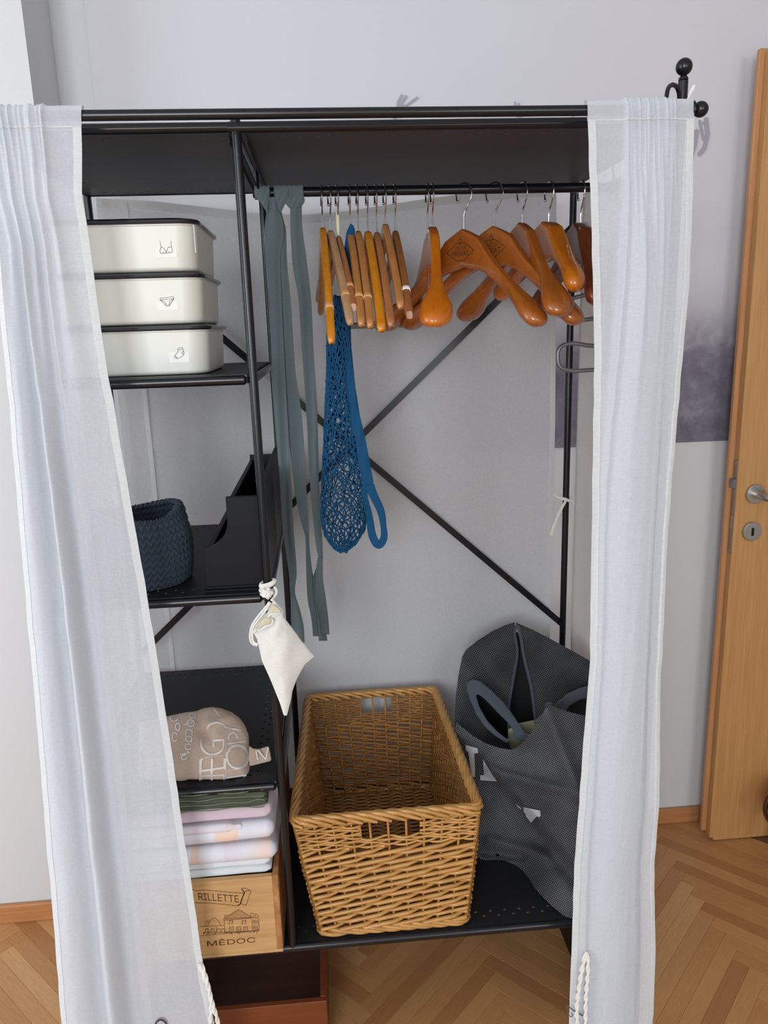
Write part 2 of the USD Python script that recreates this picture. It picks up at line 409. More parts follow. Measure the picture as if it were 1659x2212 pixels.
# ------------------------------------------------------------------ printed wall hanging (misty forest with antlers)
def hanging():
    n = {'g': ('geometry', {}), 's': ('separate_xyz', {}), 'mz': ('map_range', {'range_type': 'smoothstep', 'from_min': 1.56, 'from_max': 1.27}),
         'mx': ('map_range', {'range_type': 'smoothstep', 'from_min': -.2, 'from_max': .9}),
         'n1': ('noise_texture', {'scale': 9.0, 'detail': 6.0, 'roughness': .62}), 'n2': ('noise_texture', {'scale': 34.0, 'detail': 5.0, 'distortion': .6}),
         'a': ('math', {'math_type': 'multiply'}), 'b': ('math', {'math_type': 'multiply_add', 'value2': .75, 'value3': -.30}), 'c': ('math', {'math_type': 'multiply_add', 'value2': .5, 'value3': -.2}),
         'e': ('math', {'math_type': 'add'}), 'f': ('math', {'math_type': 'multiply'}), 'h': ('math', {'math_type': 'add', 'use_clamp': True}), 'hh': ('math', {'math_type': 'multiply', 'value2': .66}),
         'mm': ('math', {'math_type': 'multiply_add', 'value2': .55, 'value3': .45}),
         'r': ('rgb_ramp', {'ramp': [(0, lin(214, 213, 219)), (.35, lin(186, 184, 194)), (.7, lin(128, 124, 138)), (1, lin(98, 94, 108))]}),
         'p': ('principled_bsdf', {'roughness': .9})}
    l = [('g.position', 's.vector'), ('s.z', 'mz.value'), ('s.x', 'mx.value'), ('g.position', 'n1.vector'), ('g.position', 'n2.vector'),
         ('mx.result', 'mm.value1'), ('mz.result', 'a.value1'), ('mm.value', 'a.value2'), ('n1.fac', 'b.value1'), ('n2.fac', 'c.value1'), ('b.value', 'e.value1'), ('c.value', 'e.value2'),
         ('e.value', 'f.value1'), ('mz.result', 'f.value2'), ('a.value', 'hh.value1'), ('hh.value', 'h.value1'), ('f.value', 'h.value2'), ('h.value', 'r.fac'), ('r.color', 'p.base_color')]
    M['print'] = mat('misty_forest_print', n, l)
    t = thing('wall_hanging', 'large pale printed wall hanging with misty purple-grey forest and faint antlers', 'wall hanging')
    xs = np.linspace(-.47, 1.62, 80); zs = np.linspace(1.116, 2.46, 40); X, Z = np.meshgrid(xs, zs, indexing='ij')
    Y = YW - .0035 + .0008 * np.sin(X * 9) * np.sin(Z * 7)
    obj('printed_cloth', sheet(np.stack([X, Y, Z], -1), -.001), M['print'], t, smooth=True)

    def antler(px, s=1.0):
        g = unary_union([LineString([tuple(at(a, b, 1.885)[[0, 2]]) for a, b in ln]).buffer(wd / 2) for ln, wd in px])
        obj('printed_antler', prism(g, 1.8846, 1.8856), M['print_grey'], t, smooth=False)
    antler([([(852, 262), (858, 240), (866, 228)], .008), ([(858, 240), (860, 220), (868, 206)], .005), ([(862, 238), (868, 222), (877, 208)], .005), ([(866, 232), (880, 226), (901, 211)], .005)])
    antler([([(1122, 262), (1118, 245), (1112, 240)], .008), ([(1118, 245), (1114, 232), (1113, 222)], .005), ([(1120, 248), (1124, 232), (1121, 224)], .004), ([(1126, 262), (1125, 248), (1128, 240)], .006)])
    antler([([(1237, 262), (1238, 250)], .004)])
    antler([([(1526, 258), (1529, 290), (1522, 320), (1512, 332)], .010), ([(1512, 262), (1516, 280), (1520, 300)], .006), ([(1524, 262), (1514, 270)], .005), ([(1505, 285), (1500, 315), (1492, 338)], .012)])
    # the corner of the print that shows between the back cloth and the side cloth is the same cloth


hanging()


# ------------------------------------------------------------------ open door leaf
def door():
    t = struct('door_1')
    x0, xh, yf = 1.0135, 1.94, 1.790
    obj('door_panel', box(x0, xh, yf, yf + .022, .012, 1.995, .0008), M['beech'], t)
    obj('rebate_flange', box(x0 - .0125, xh, yf + .022, yf + .035, .02, 2.003, .0015), M['beech_edge'], t)
    obj('bottom_strip', box(x0 + .011, xh, yf - .0006, yf + .018, .004, .013, .0005), M['beech'], t)
    # lock face plate on the main edge
    a = at(np.array([1588.0, 1571.0]), np.array([990.0, 1197.0]), yf + .01); z1, z0 = a[0][2], a[1][2]
    pl = Polygon([(yf + .002, z0 + .008), (yf + .018, z0 + .008), (yf + .018, z1 - .008), (yf + .002, z1 - .008)]).buffer(.0).union(Point(yf + .010, z0 + .009).buffer(.008)).union(Point(yf + .010, z1 - .009).buffer(.008))
    lp = obj('lock_plate', prism(pl, x0 - .0012, x0 + .001, 'x'), M['dull_steel'], t)
    zl = at(1580, 1044, yf + .01)[2]
    obj('latch', box(x0 - .010, x0, yf + .0025, yf + .0165, zl - .0115, zl + .0115, .001), M['grey_metal'], lp, label='grey steel latch bolt')
    zd = at(1577, 1128, yf + .01)[2]
    obj('bolt_end', box(x0 - .0018, x0, yf + .007, yf + .0135, zd - .016, zd + .016, .0004), M['brushed'], lp)
    for zz in (z1 - .011, z0 + .011):
        sc = lathe([(0, 0), (.003, 0), (.003, .0006), (.0016, .0009), (0, .0004)], 16); sc.apply_transform(trimesh.transformations.rotation_matrix(-PI / 2, [0, 1, 0])); sc.apply_translation([x0 - .0012, yf + .010, zz])
        obj('screw', sc, M['brushed'], lp)

    def rosette(c, name):
        r = .0245; pr = [(0, 0), (r - .0005, 0), (r, .0006), (r, .0075), (r - .0008, .0088), (r - .002, .0092), (0, .0092)]
        me = lathe(pr, 48); me.apply_transform(trimesh.transformations.rotation_matrix(PI / 2, [1, 0, 0])); me.apply_translation(c); return obj(name, me, M['brushed'], t, smooth=25)
    c1 = at(1634, 1068, yf - .009); c1[1] = yf
    c2 = at(1626, 1149, yf - .009); c2[1] = yf
    hd = rosette(c1, 'handle_rosette')
    ff = np.array([c1[0], yf - .0092, c1[2]])
    path = smoothpath([ff + [0, .004, 0], ff + [0, -.018, 0], ff + [.006, -.036, -.001], ff + [.028, -.046, -.003], ff + [.075, -.047, -.006], ff + [.125, -.047, -.007]], 36)
    obj('lever', tube(path, .0095, 18, up=[0, 0, 1]), M['brushed'], hd)
    ks = rosette(c2, 'keyhole_rosette')
    slot = Polygon([(-.0033, -.0075), (.0033, -.0075), (.0033, .0075), (-.0033, .0075)]).union(Point(0, .0075).buffer(.0033)).union(Point(0, -.0075).buffer(.0033))
    obj('keyhole', prism(shapely.affinity.translate(slot, c2[0], c2[2]), yf - .0098, yf - .0088), M['cavity'], ks, smooth=False)


import shapely.affinity
door()


# ------------------------------------------------------------------ the rack
def perforated(x0, x1, y0, y1, z, name, parent, material='shelf_metal'):
    holes = []
    p = .0285
    for edge in range(4):
        ln = (x1 - x0) if edge < 2 else (y1 - y0)
        k = int((ln - .06) / p)
        for i in range(k + 1):
            for row in (0, 1):
                if (i + row) % 2 and row == 0: pass
                s = .03 + (i + .5 * row) * p; d = .024 + .012 * row
                if s > ln - .03: continue
                c = {0: (x0 + s, y0 + d), 1: (x0 + s, y1 - d), 2: (x0 + d, y0 + s), 3: (x1 - d, y0 + s)}[edge]
                if edge > 1 and (s < .06 or s > ln - .06): continue
                holes.append(Point(c).buffer(.0028, quad_segs=2))
    plate = shapely.box(x0, y0, x1, y1).difference(unary_union(holes))
    return obj(name, prism(plate, z - .0014, z, 'z'), M[material], parent, smooth=False)


def rack():
    t = thing('storage_rack', 'tall black tubular metal clothes rack with perforated shelves and a crossed back', 'rack')
    # uprights
    for x in (XL, XM, XR):
        for y in (YF, YB):
            top = 1.7685 if (x != XM and y == YF) else ZT + .016
            r = .0072 if y == YF else .0074
            p = obj('post', rod([x, y, ZB - .002 if x == XM else .0], [x, y, top], r, 18), M['black_metal'], t)
            if x == XM and y == YF:
                obj('post_cap', lathe([(0, 0), (.0068, 0), (.0072, .001), (.0068, .0035), (.003, .005), (0, .005)], 20, (x, y, top - .001)), M['black_plastic'], p)
            if x != XM and y == YF:   # ball finial and scroll on the outer front posts
                obj('finial', lathe([(0, .0), (.0072, 0), (.0068, .003), (.0046, .0055), (.0042, .0068)] + [(.0120 * math.sin(a), .0178 - .0120 * math.cos(a)) for a in np.linspace(.40, PI, 18)], 28, (x, y, top)), M['black_metal'], p)
                z = ZT + .008
                rel = [at(*q) - [XR, 0, 0] for q in ((1467, 218, 1.203), (1466, 198, 1.198), (1460, 186, 1.190), (1450, 184, 1.181), (1443, 192, 1.172), (1440, 207, 1.163), (1438, 226, 1.154), (1440, 243, 1.146))]
                sc = smoothpath([q + [x, 0, 0] for q in rel], 34)
                obj('scroll_bracket', tube(sc, .0032, 10), M['black_metal'], p)
    # top deck
    d = perforated(XL, XR, YF, YB, ZT - .004, 'top_shelf', t, 'lit_deck_metal')
    obj('front_rail', rod([XL, YF - .001, ZT], [XM - .004, YF - .001, ZT], RT, 18), M['black_metal'], d)
    obj('front_rail', rod([XM - .012, YF - .0015, ZT], [XR, YF - .0015, ZT], RT + .0003, 18), M['black_metal'], d)
    obj('rear_rail', rod([XL, YB, ZT], [XR, YB, ZT], RT, 16), M['black_metal'], d)
    for x in (XL, XM, XR):
        obj('side_rail', rod([x, YF, ZT], [x, YB, ZT], RT, 16), M['black_metal'], d)
    obj('deck_flange', box(XM + .012, XM + .0135, YF + .02, YB - .02, ZT - .016, ZT - .004), M['shelf_metal'], d)
    obj('deck_flange', box(XM - .0135, XM - .012, YF + .02, YB - .02, ZT - .016, ZT - .004), M['shelf_metal'], d)
    # three shelves of the narrow bay
    for z in (Z1, Z2, Z3):
        x1 = XM - .0095
        s = perforated(XL + .009, x1, YF + .002, YB - .012, z + TOP, 'bay_shelf', t)
        obj('front_rail', rod([XL + .009, YF - .0005, z], [x1 - .001, YF - .0005, z], RT, 18, .003), M['black_metal'], s)
        for xx in (XL + .0085, x1):
            obj('side_flange', box(xx - .001, xx + .001, YF + .004, YB - .008, z - .006, z + TOP, .0004), M['shelf_metal'], s)
        obj('rear_rail', rod([XL, YB - .006, z], [XM, YB - .006, z], .006, 12), M['black_metal'], s)
        for xx in (XL, XM):
            obj('side_rail', rod([xx, YF, z], [xx, YB, z], .0065, 14), M['black_metal'], s)
    # bottom shelf, full width
    b = perforated(XL + .006, XR - .006, YF + .002, YB - .006, ZB + TOP, 'bottom_shelf', t)
    obj('front_rail', rod([XL, YF, ZB], [XR, YF, ZB], RT + .0007, 18), M['black_metal'], b)
    obj('rear_rail', rod([XL, YB, ZB], [XR, YB, ZB], RT, 14), M['black_metal'], b)
    for x in (XL, XM, XR):
        obj('side_rail', rod([x, YF, ZB - (.004 if x == XM else 0)], [x, YB, ZB - (.004 if x == XM else 0)], RT, 14), M['black_metal'], b)
    # flat cross brace over the back
    yb = YB + .006
    a0, a1 = at(490, 738, yb), at(1205, 1340, yb); k = (a1 - a0) / (a1[0] - a0[0])
    p0, p1 = a0 + k * (XL - a0[0]), a0 + k * (XR - a0[0])
    obj('brace', bar(np.array([p0, p0 + (p1 - p0) * .5, p1]), .0145, .003, [0, 1, 0]), M['black_metal'], t)
    a0, a1 = at(340, 1378, yb), at(1050, 675, yb); k = (a1 - a0) / (a1[0] - a0[0])
    p0, p1 = a0 + k * (XL - a0[0]), a0 + k * (XR - a0[0]); o = np.array([0, .0035, 0])
    obj('brace', bar(np.array([p0 + o, p0 + (p1 - p0) * .5 + o, p1 + o]), .0145, .003, [0, 1, 0]), M['black_metal'], t)


rack()
# curtain rod on the scrolls
ROD = (1.150, 1.7155)
t = thing('curtain_rod', 'thin black curtain rod with ball ends in front of the rack top', 'curtain rod')
obj('rod', rod([-.500, ROD[0], ROD[1]], [.543, ROD[0], ROD[1] - .0015], .0070, 20), M['black_metal'], t)
for s, x in ((-1, -.500), (1, .5405)):
    pr = [(0, 0), (.0068, 0), (.0068, .002), (.0046, .003), (.0046, .0035)] + [(.0108 * math.sin(a), .0132 - .0108 * math.cos(a)) for a in np.linspace(.44, PI, 18)]
    me = lathe(pr, 28); me.apply_transform(trimesh.transformations.rotation_matrix(s * PI / 2, [0, 1, 0])); me.apply_translation([x, ROD[0], ROD[1] - (.0015 if s > 0 else 0)])
    obj('ball_end', me, M['black_metal'], t)
me = trimesh.creation.torus(.0105, .0022, 28, 10); me.apply_transform(trimesh.transformations.rotation_matrix(PI / 2, [0, 1, 0])); me.apply_translation([.5405, ROD[0], ROD[1] - .002])
obj('collar_ring', me, M['black_metal'], t)

# hanging rail under the top deck
RY, RZ = 1.460, 1.6655
t = thing('hanging_rail', 'black hanging rail below the top shelf that carries all the hangers', 'rail')
obj('rail', rod([-.098, RY, RZ], [.545, RY, RZ - .002], .0083, 20), M['black_metal'], t)
for x in (-.101, .548):
    c = lathe([(0, 0), (.0092, 0), (.0098, .001), (.0098, .010), (.008, .0125), (0, .0125)], 20)
    c.apply_transform(trimesh.transformations.rotation_matrix(PI / 2 * (1 if x > 0 else -1), [0, 1, 0])); c.apply_translation([x + (-.006 if x > 0 else .006), RY, RZ - (.002 if x > 0 else 0)])
    obj('end_cap', c, M['black_plastic'], t)
    xs = -.1073 if x < 0 else .553
    P = smoothpath([(xs, RY, ZT + .009), (xs + .0095 * (1 if x < 0 else -1), RY, ZT + .004), (xs + .010 * (1 if x < 0 else -1), RY, ZT - .010), (x + (.004 if x < 0 else -.004), RY - .0105, RZ + .006), (x + (.004 if x < 0 else -.004), RY - .009, RZ - .008), (x + (.004 if x < 0 else -.004), RY + .004, RZ - .0115)], 26)
    obj('rail_hook', tube(P, .0021, 8), M['black_metal'], t)


# ------------------------------------------------------------------ curtains
def lerp(tab, z):
    tab = sorted(tab); return np.interp(z, [a for a, _ in tab], [b for _, b in tab])


def curtain(label, left, right, folds, pleats, seed, zbot, cords, hem_w=.011):
    """folds: (u at the top, u at the bottom, width top, width bottom, depth top, depth bottom); pleats: (u, width, depth) of the small pleats in the header"""
    t = thing('curtain', label, 'curtain')
    nu, nb = 260, 150
    zs = ROD[1] - .0165                                        # the seam below the rod
    hy = np.array([.0085, .0098, .0100, .0075, 0, -.0075, -.0105, -.0105, -.0100]); hz = np.array([-.0165, -.006, .002, .0095, .0125, .0095, .002, -.007, -.0165])
    k = np.linspace(0, 1, 26); hy, hz = np.interp(k, np.linspace(0, 1, 9), hy), np.interp(k, np.linspace(0, 1, 9), hz)
    u = np.linspace(0, 1, nu)[:, None]
    zb = zs + (zbot - zs) * np.linspace(0, 1, nb + 1)[1:] ** 1.2
    z = np.r_[ROD[1] + hz, zb][None, :] * np.ones((nu, 1)); head = len(hz)
    s = np.clip((zs - z) / (zs - zbot), 0, 1)
    yb = np.r_[ROD[0] + hy, ROD[0] - .0100 - .004 * np.clip(s[0, head:] / .1, 0, 1) - .008 * s[0, head:]][None, :]
    outw = np.r_[np.interp(k, [0, .25, .5, 1], [0, .2, .6, 1]), np.ones(nb)][None, :]   # how far a pleat stands out along the way around the rod

    def off(u, s):
        y = 0 * (u + s)
        for uT, uB, wT, wB, aT, aB in folds:
            q = np.clip(s / .38, 0, 1); q = q * q * (3 - 2 * q)
            c, w, a = uT + (uB - uT) * q, wT + (wB - wT) * q, (aT + (aB - aT) * q) * np.clip(s * 9, 0, 1)
            g = (u - c) / w; y = y + a * np.exp(-np.abs(g) ** 2.2)
        for c, w, a in pleats:
            lean = c + (c - .5) * .10 * np.clip(s / .1, 0, 1); g = (u - lean) / (w * (1 + s * 6)); y = y + a * np.exp(-g * g) * np.exp(-s / .11)
        return y + .0035 * np.clip(s * 2, 0, 1) * (meshkit.fbm(np.stack([u * 9 + s * 6, s * 13 + u * 2, 0 * (u + s) + 4], -1), 3, seed + 1) - .5) + .0022 * (meshkit.fbm(np.stack([u * 5 + 0 * s, s * 4 + 0 * u, 0 * (u + s)], -1), 3, seed) - .5)
    wob = .0016 * (meshkit.noise(np.stack([s * 55, s * 0 + 3, s * 0], -1), seed) - .5)
    xl, xr = lerp(left, z), lerp(right, z)
    back = np.clip(1 - np.arange(z.shape[1]) / 11.0, 0, 1)[None, :] * .007; xl, xr = xl + back, xr - back
    D = off(u, s) * outw
    top = np.r_[np.exp(-((k - .5) / .14) ** 2), np.zeros(nb)][None, :]
    Y = yb - D * (1 - top * .6)
    Z = z + D * top * .75 + np.r_[np.zeros(head - 1), [0], np.zeros(nb)][None, :]
    # cloth taken up by a fold is drawn sideways a little, so that folds overhang
    X = xl + (xr - xl) * u + wob + .12 * np.gradient(D, axis=0) / np.gradient(u[:, 0])[:, None] * .012
    P = np.stack([X, Y, Z], -1)
    obj('curtain_panel', sheet(P), M['curtain'], t, smooth=True)
    # cloth doubled up inside the gathered folds
    for ua, ub in layers[seed]:
        kk = np.linspace(0, 1, 60)[:, None]; h0 = head // 2 + 1; sg = s[:1, h0:].repeat(60, 0); zg = z[:1, h0:].repeat(60, 0)
        q = np.clip(sg / .55, 0, 1); q = q * q * (3 - 2 * q)
        uu = (ua[0] + (ub[0] - ua[0]) * kk) * (1 - q) + (ua[1] + (ub[1] - ua[1]) * kk) * q
        xg = lerp(left, zg) + (lerp(right, zg) - lerp(left, zg)) * uu
        yg = yb[:, h0:] + .0035 + .0085 * np.clip(sg * 20, 0, 1) - .6 * off(uu, sg) 
        obj('inner_fold', sheet(np.stack([xg, yg, zg], -1)), M['curtain'], t, smooth=True)
    # side hems: a narrow doubled strip on each edge, and the stitched seam under the rod
    for e in (0, 1):
        k7 = np.linspace(0, 1, 7)[:, None]; wdt = hem_w / np.abs(xr - xl)[:1, head - 1:]
        uu = k7 * wdt if e == 0 else 1 - (1 - k7) * wdt
        sg = s[:1, head - 1:].repeat(7, 0); zg = z[:1, head - 1:].repeat(7, 0)
        Xh = lerp(left, zg) + (lerp(right, zg) - lerp(left, zg)) * uu + wob[:1, head - 1:]
        Yh = yb[:, head - 1:] - off(uu, sg) - .0010
        obj('side_hem', sheet(np.stack([Xh, Yh, zg], -1)), M['hem'], t, smooth=True)
    j = head - 1
    obj('pocket_seam', tube(P[::2, j] + [0, -.0006, 0], .0011, 6), M['hem'], t)
    for cpts in cords:
        c = smoothpath([at(a, b, yy_) for a, b, yy_ in cpts], 60); T, N, B = frames(c, [0, 1, 0]); ph = np.linspace(0, 26, 60)
        obj('tie_cord', [tube(c + .0019 * (np.cos(ph + o)[:, None] * N + np.sin(ph + o)[:, None] * B), .0022, 7) for o in (0, PI)], M['cord'], t)
    return t


layers = {5: [((.0, .0), (.60, .58)), ((.08, .26), (.50, .46))], 11: [((.355, .10), (.825, .80)), ((.38, .30), (.80, .74))]}
prg = np.random.default_rng(12)
cl = curtain('sheer white curtain gathered on the rod at the left front of the rack',
             [(1.74, -.462), (1.55, -.437), (1.38, -.443), (.9, -.468), (.59, -.486), (.22, -.507), (.03, -.515)],
             [(1.74, -.3005), (1.615, -.313), (1.379, -.305), (.996, -.281), (.712, -.269), (.356, -.256), (.224, -.246), (.03, -.236)],
             [(.08, .12, .05, .12, .010, .020), (.20, .15, .035, .07, .012, .002), (.32, .365, .04, .055, .016, .028), (.47, .47, .03, .055, 0, -.014), (.25, .255, .03, .04, 0, -.010), (.44, .40, .03, .06, .014, .003), (.55, .50, .03, .06, .012, .001), (.66, .78, .04, .2, .010, .005)],
             [(c, .014 + .006 * prg.random(), .0035 + .0035 * prg.random()) for c in np.linspace(.02, .68, 15) + prg.normal(0, .008, 15)],
             5, .035, [[(432, 2080, 1.125), (441, 2110, 1.12), (452, 2140, 1.12), (456, 2175, 1.12), (453, 2215, 1.12), (452, 2260, 1.12)], [(434, 2082, 1.12), (447, 2120, 1.116), (458, 2165, 1.116), (467, 2195, 1.116), (474, 2240, 1.116)]])
cr = curtain('sheer white curtain gathered on the rod at the right front of the rack',
             [(1.74, .3845), (1.60, .392), (1.381, .405), (.863, .413), (.68, .404), (.51, .397), (.148, .396), (.03, .396)],
             [(1.74, .5395), (1.471, .544), (1.25, .537), (1.10, .533), (.85, .535), (.6, .544), (.487, .5415), (.30, .553), (.17, .557), (.03, .55)],
             [(.36, .14, .025, .035, .012, .005), (.44, .46, .04, .25, .014, .017), (.53, .38, .035, .1, .014, .002), (.62, .57, .04, .1, .016, .002), (.70, .66, .035, .08, .014, .002), (.79, .805, .02, .018, .004, -.007), (.92, .93, .07, .05, .005, .007)],
             [(c, .012 + .006 * prg.random(), .0035 + .0035 * prg.random()) for c in np.linspace(.36, .81, 12) + prg.normal(0, .006, 12)],
             11, .05, [[(1266, 2055, 1.118), (1258, 2090, 1.113), (1251, 2130, 1.113), (1246, 2175, 1.113), (1250, 2225, 1.113)], [(1267, 2055, 1.118), (1270, 2090, 1.112), (1267, 2130, 1.112), (1265, 2170, 1.112), (1264, 2230, 1.112)]])


def thread(px, y, w, material, parent, name='embroidery'):
    obj(name, tube(smoothpath([at(a, b, y) for a, b in px], 40), w / 2, 7), material, parent)


thread([(336, 2216), (339, 2207), (347, 2203), (355, 2206), (358, 2216)], 1.1195, .0032, M['embroidery'], cl)
thread([(1226, 2172), (1233, 2178), (1246, 2187), (1262, 2196)], 1.1165, .0022, M['grey_thread'], cr)
thread([(1228, 2172), (1225, 2180), (1228, 2190), (1234, 2196), (1237, 2193), (1234, 2190)], 1.1165, .0016, M['grey_thread'], cr)
# loose tie ends behind the right end of the rod
c = smoothpath([(.537, 1.158, 1.722), (.5405, 1.163, 1.732), (.546, 1.165, 1.742), (.550, 1.166, 1.749)], 20)
obj('tie_cord', tube(c, np.interp(np.linspace(0, 1, 20), [0, .4, .8, 1], [.0012, .0012, .0026, .002]), 8), M['cord'], cr)
c = smoothpath([(.5415, 1.158, 1.702), (.5435, 1.160, 1.690), (.5425, 1.160, 1.676), (.5440, 1.160, 1.664)], 30)
obj('tie_cord', tube(c + .0012 * np.stack([np.sin(np.arange(30) * .9), 0 * np.arange(30), 0 * np.arange(30)], 1), .0018, 7), M['cord'], cr)


# ------------------------------------------------------------------ cloths hung behind and beside the rack
def back_cloth():
    t = thing('back_cloth', 'white cotton cloth stretched across the back of the rack', 'cloth')
    top = [(-.45, 1.706), (-.409, 1.703), (-.335, 1.698), (-.222, 1.683), (-.117, 1.669), (-.02, 1.665), (.079, 1.671), (.168, 1.683), (.268, 1.695), (.368, 1.704), (.47, 1.708), (.522, 1.709)]
    right = [(1.71, .522), (1.2, .530), (.65, .528), (.3, .525)]
    nu, nv = 130, 110
    u = np.linspace(0, 1, nu)[:, None]; v = np.linspace(0, 1, nv)[None, :]
    xr = .527; x = -.45 + (xr + .45) * u + 0 * v
    ztop = np.interp(x, *zip(*top)); z = ztop + (.265 - ztop) * v
    x = -.45 + (lerp(right, z) + .45) * u
    r1 = .004 * (meshkit.fbm(np.stack([x * 3, z * 3, 0 * x], -1), 3, 3) - .5)
    diag = .0035 * np.sin((z - 1.7 + .35 * (x + .45)) * 70) * np.exp(-((x + .45) / .35) ** 2) * np.exp(-((1.72 - z) / .22) ** 2)
    diag2 = .0030 * np.sin((z - 1.1 - .5 * (x - .53)) * 60) * np.exp(-((x - .53) / .25) ** 2) * np.exp(-((1.08 - z) / .2) ** 2)
    creases = sum(.0026 * np.exp(-((z - zz - .03 * np.sin(x * 3 + k)) / .004) ** 2) for k, zz in enumerate((1.02, .87, .80, .74, 1.18)))
    y = YB + .024 + r1 + diag + diag2 - creases
    obj('cloth_panel', sheet(np.stack([x, y, z], -1)), M['backcloth'], t, smooth=True)
    xs = np.linspace(-.45, .522, 90); zt_ = np.interp(xs, *zip(*top))
    k = np.linspace(0, 1, 5)[None, :]
    obj('top_hem', sheet(np.stack([xs[:, None] + 0 * k, YB + .0225 + 0 * k + 0 * xs[:, None], zt_[:, None] - .018 * k], -1)), M['back_hem'], t, smooth=True)
    zz = np.linspace(.27, 1.695, 60)
    for xx, w_ in ((lerp(right, zz) - .006, .012), (-.392 + 0 * zz, .010)):
        obj('side_hem', sheet(np.stack([xx[:, None] + w_ * (k - .5), YB + .0208 + 0 * k + 0 * zz[:, None], zz[:, None] + 0 * k], -1)), M['back_hem'], t, smooth=True)
    # tie around the right rear post
    c = at(1218, 1078, YB); zc = c[2]
    ring = [(XR + .0105 * math.cos(a), YB + .0105 * math.sin(a), zc + .003 * math.sin(a * 2)) for a in np.linspace(0, 2 * PI, 24, endpoint=False)]
    obj('tie', [tube(ring, .0032, 8, True), tube(smoothpath([(XR + .004, YB - .012, zc), (XR + .014, YB - .012, zc - .004), (XR + .019, YB - .008, zc - .020), (XR + .021, YB - .004, zc - .032)], 16), .0022, 7),
                tube(smoothpath([(XR - .004, YB - .012, zc), (XR - .016, YB - .004, zc + .004), (XR - .022, YB + .016, zc + .008)], 14), .0024, 7),
                tube(smoothpath([(XR - .004, YB - .012, zc - .002), (XR - .013, YB - .008, zc - .022), (XR - .020, YB + .004, zc - .05), (XR - .030, YB + .012, zc - .09)], 20), np.interp(np.linspace(0, 1, 20), [0, 1], [.003, .0045]), 8)], M['cord'], t)
    t2 = thing('side_cloth', 'narrow white cloth hanging down the right side of the rack', 'cloth')
    nu, nv = 60, 80
    yy = np.linspace(1.235, 1.70, nu)[:, None]; z = np.linspace(1.69, .14, nv)[None, :]
    x = .574 + .004 * np.sin(yy * 55) + .003 * (meshkit.fbm(np.stack([yy * 5 + 0 * z, z * 4 + 0 * yy, 0 * yy + 0 * z], -1), 3, 8) - .5)
    obj('cloth_panel', sheet(np.stack([x + 0 * z, yy + 0 * z, z + 0 * yy], -1)), M['backcloth'], t2, smooth=True)
    k = np.linspace(0, 1, 4)[None, :]; zz = np.linspace(1.69, .14, 60)[:, None]
    obj('side_hem', sheet(np.stack([.5725 + 0 * k + 0 * zz, 1.700 - .012 * k + 0 * zz, zz + 0 * k], -1), .001), M['backcloth'], t2, smooth=True)


back_cloth()


# ------------------------------------------------------------------ three cream boxes with smoke lids
def rrect(x0, x1, y0, y1, r, n=7):
    pts = []
    for cx, cy, a0 in ((x1 - r, y0 + r, -90), (x1 - r, y1 - r, 0), (x0 + r, y1 - r, 90), (x0 + r, y0 + r, 180)):
        for a in np.radians(np.linspace(a0, a0 + 90, n)): pts.append((cx + r * math.cos(a), cy + r * math.sin(a)))
    return np.array(pts)


def ring_at(o, z): return np.c_[o, np.full(len(o), z)]


BX0, BX1, BY0, BY1 = -.444, -.178, 1.2505, 1.485
bz = Z1 + TOP
drawings = {
    'bra': (358, 536, lambda: [[(-.0085, .014), (-.007, .002)], [(.0085, .014), (.0085, .002)], [(-.007, .002), (-.0095, -.004), (-.0085, -.0075), (.0085, -.0065), (.0095, -.0035), (.0085, .002)], [(-.007, .002), (-.003, .0), (0, -.0065)], [(.0085, .002), (.003, .001), (0, -.0065)], [(-.005, -.007), (-.004, -.005)], [(.005, -.0065), (.004, -.0045)]]),
    'briefs': (361, 650, lambda: [[(-.0105, .0045), (.0105, .0060), (.0105, .0030), (.002, -.0075), (-.0015, -.0078), (-.0105, .0015), (-.0105, .0045)], [(-.0105, .0018), (.0105, .0033)], [(-.010, .0012), (-.004, -.001), (-.001, -.0072)], [(.0100, .0028), (.004, -.0005), (.0015, -.0072)]]),
    'sock': (386, 764, lambda: [[(-.001, .0085), (.0068, .0090), (.0072, .0045), (.0085, .0010), (.006, -.0035), (-.003, -.0078), (-.0072, -.0055), (-.0060, -.0020), (-.001, .0025), (-.001, .0085)], [(-.001, .0060), (.0069, .0066)], [(.0078, .003), (.0050, .002), (.0052, -.0005), (.0076, -.0008)], [(-.0065, -.0025), (-.004, -.005), (-.0035, -.0077)]])}
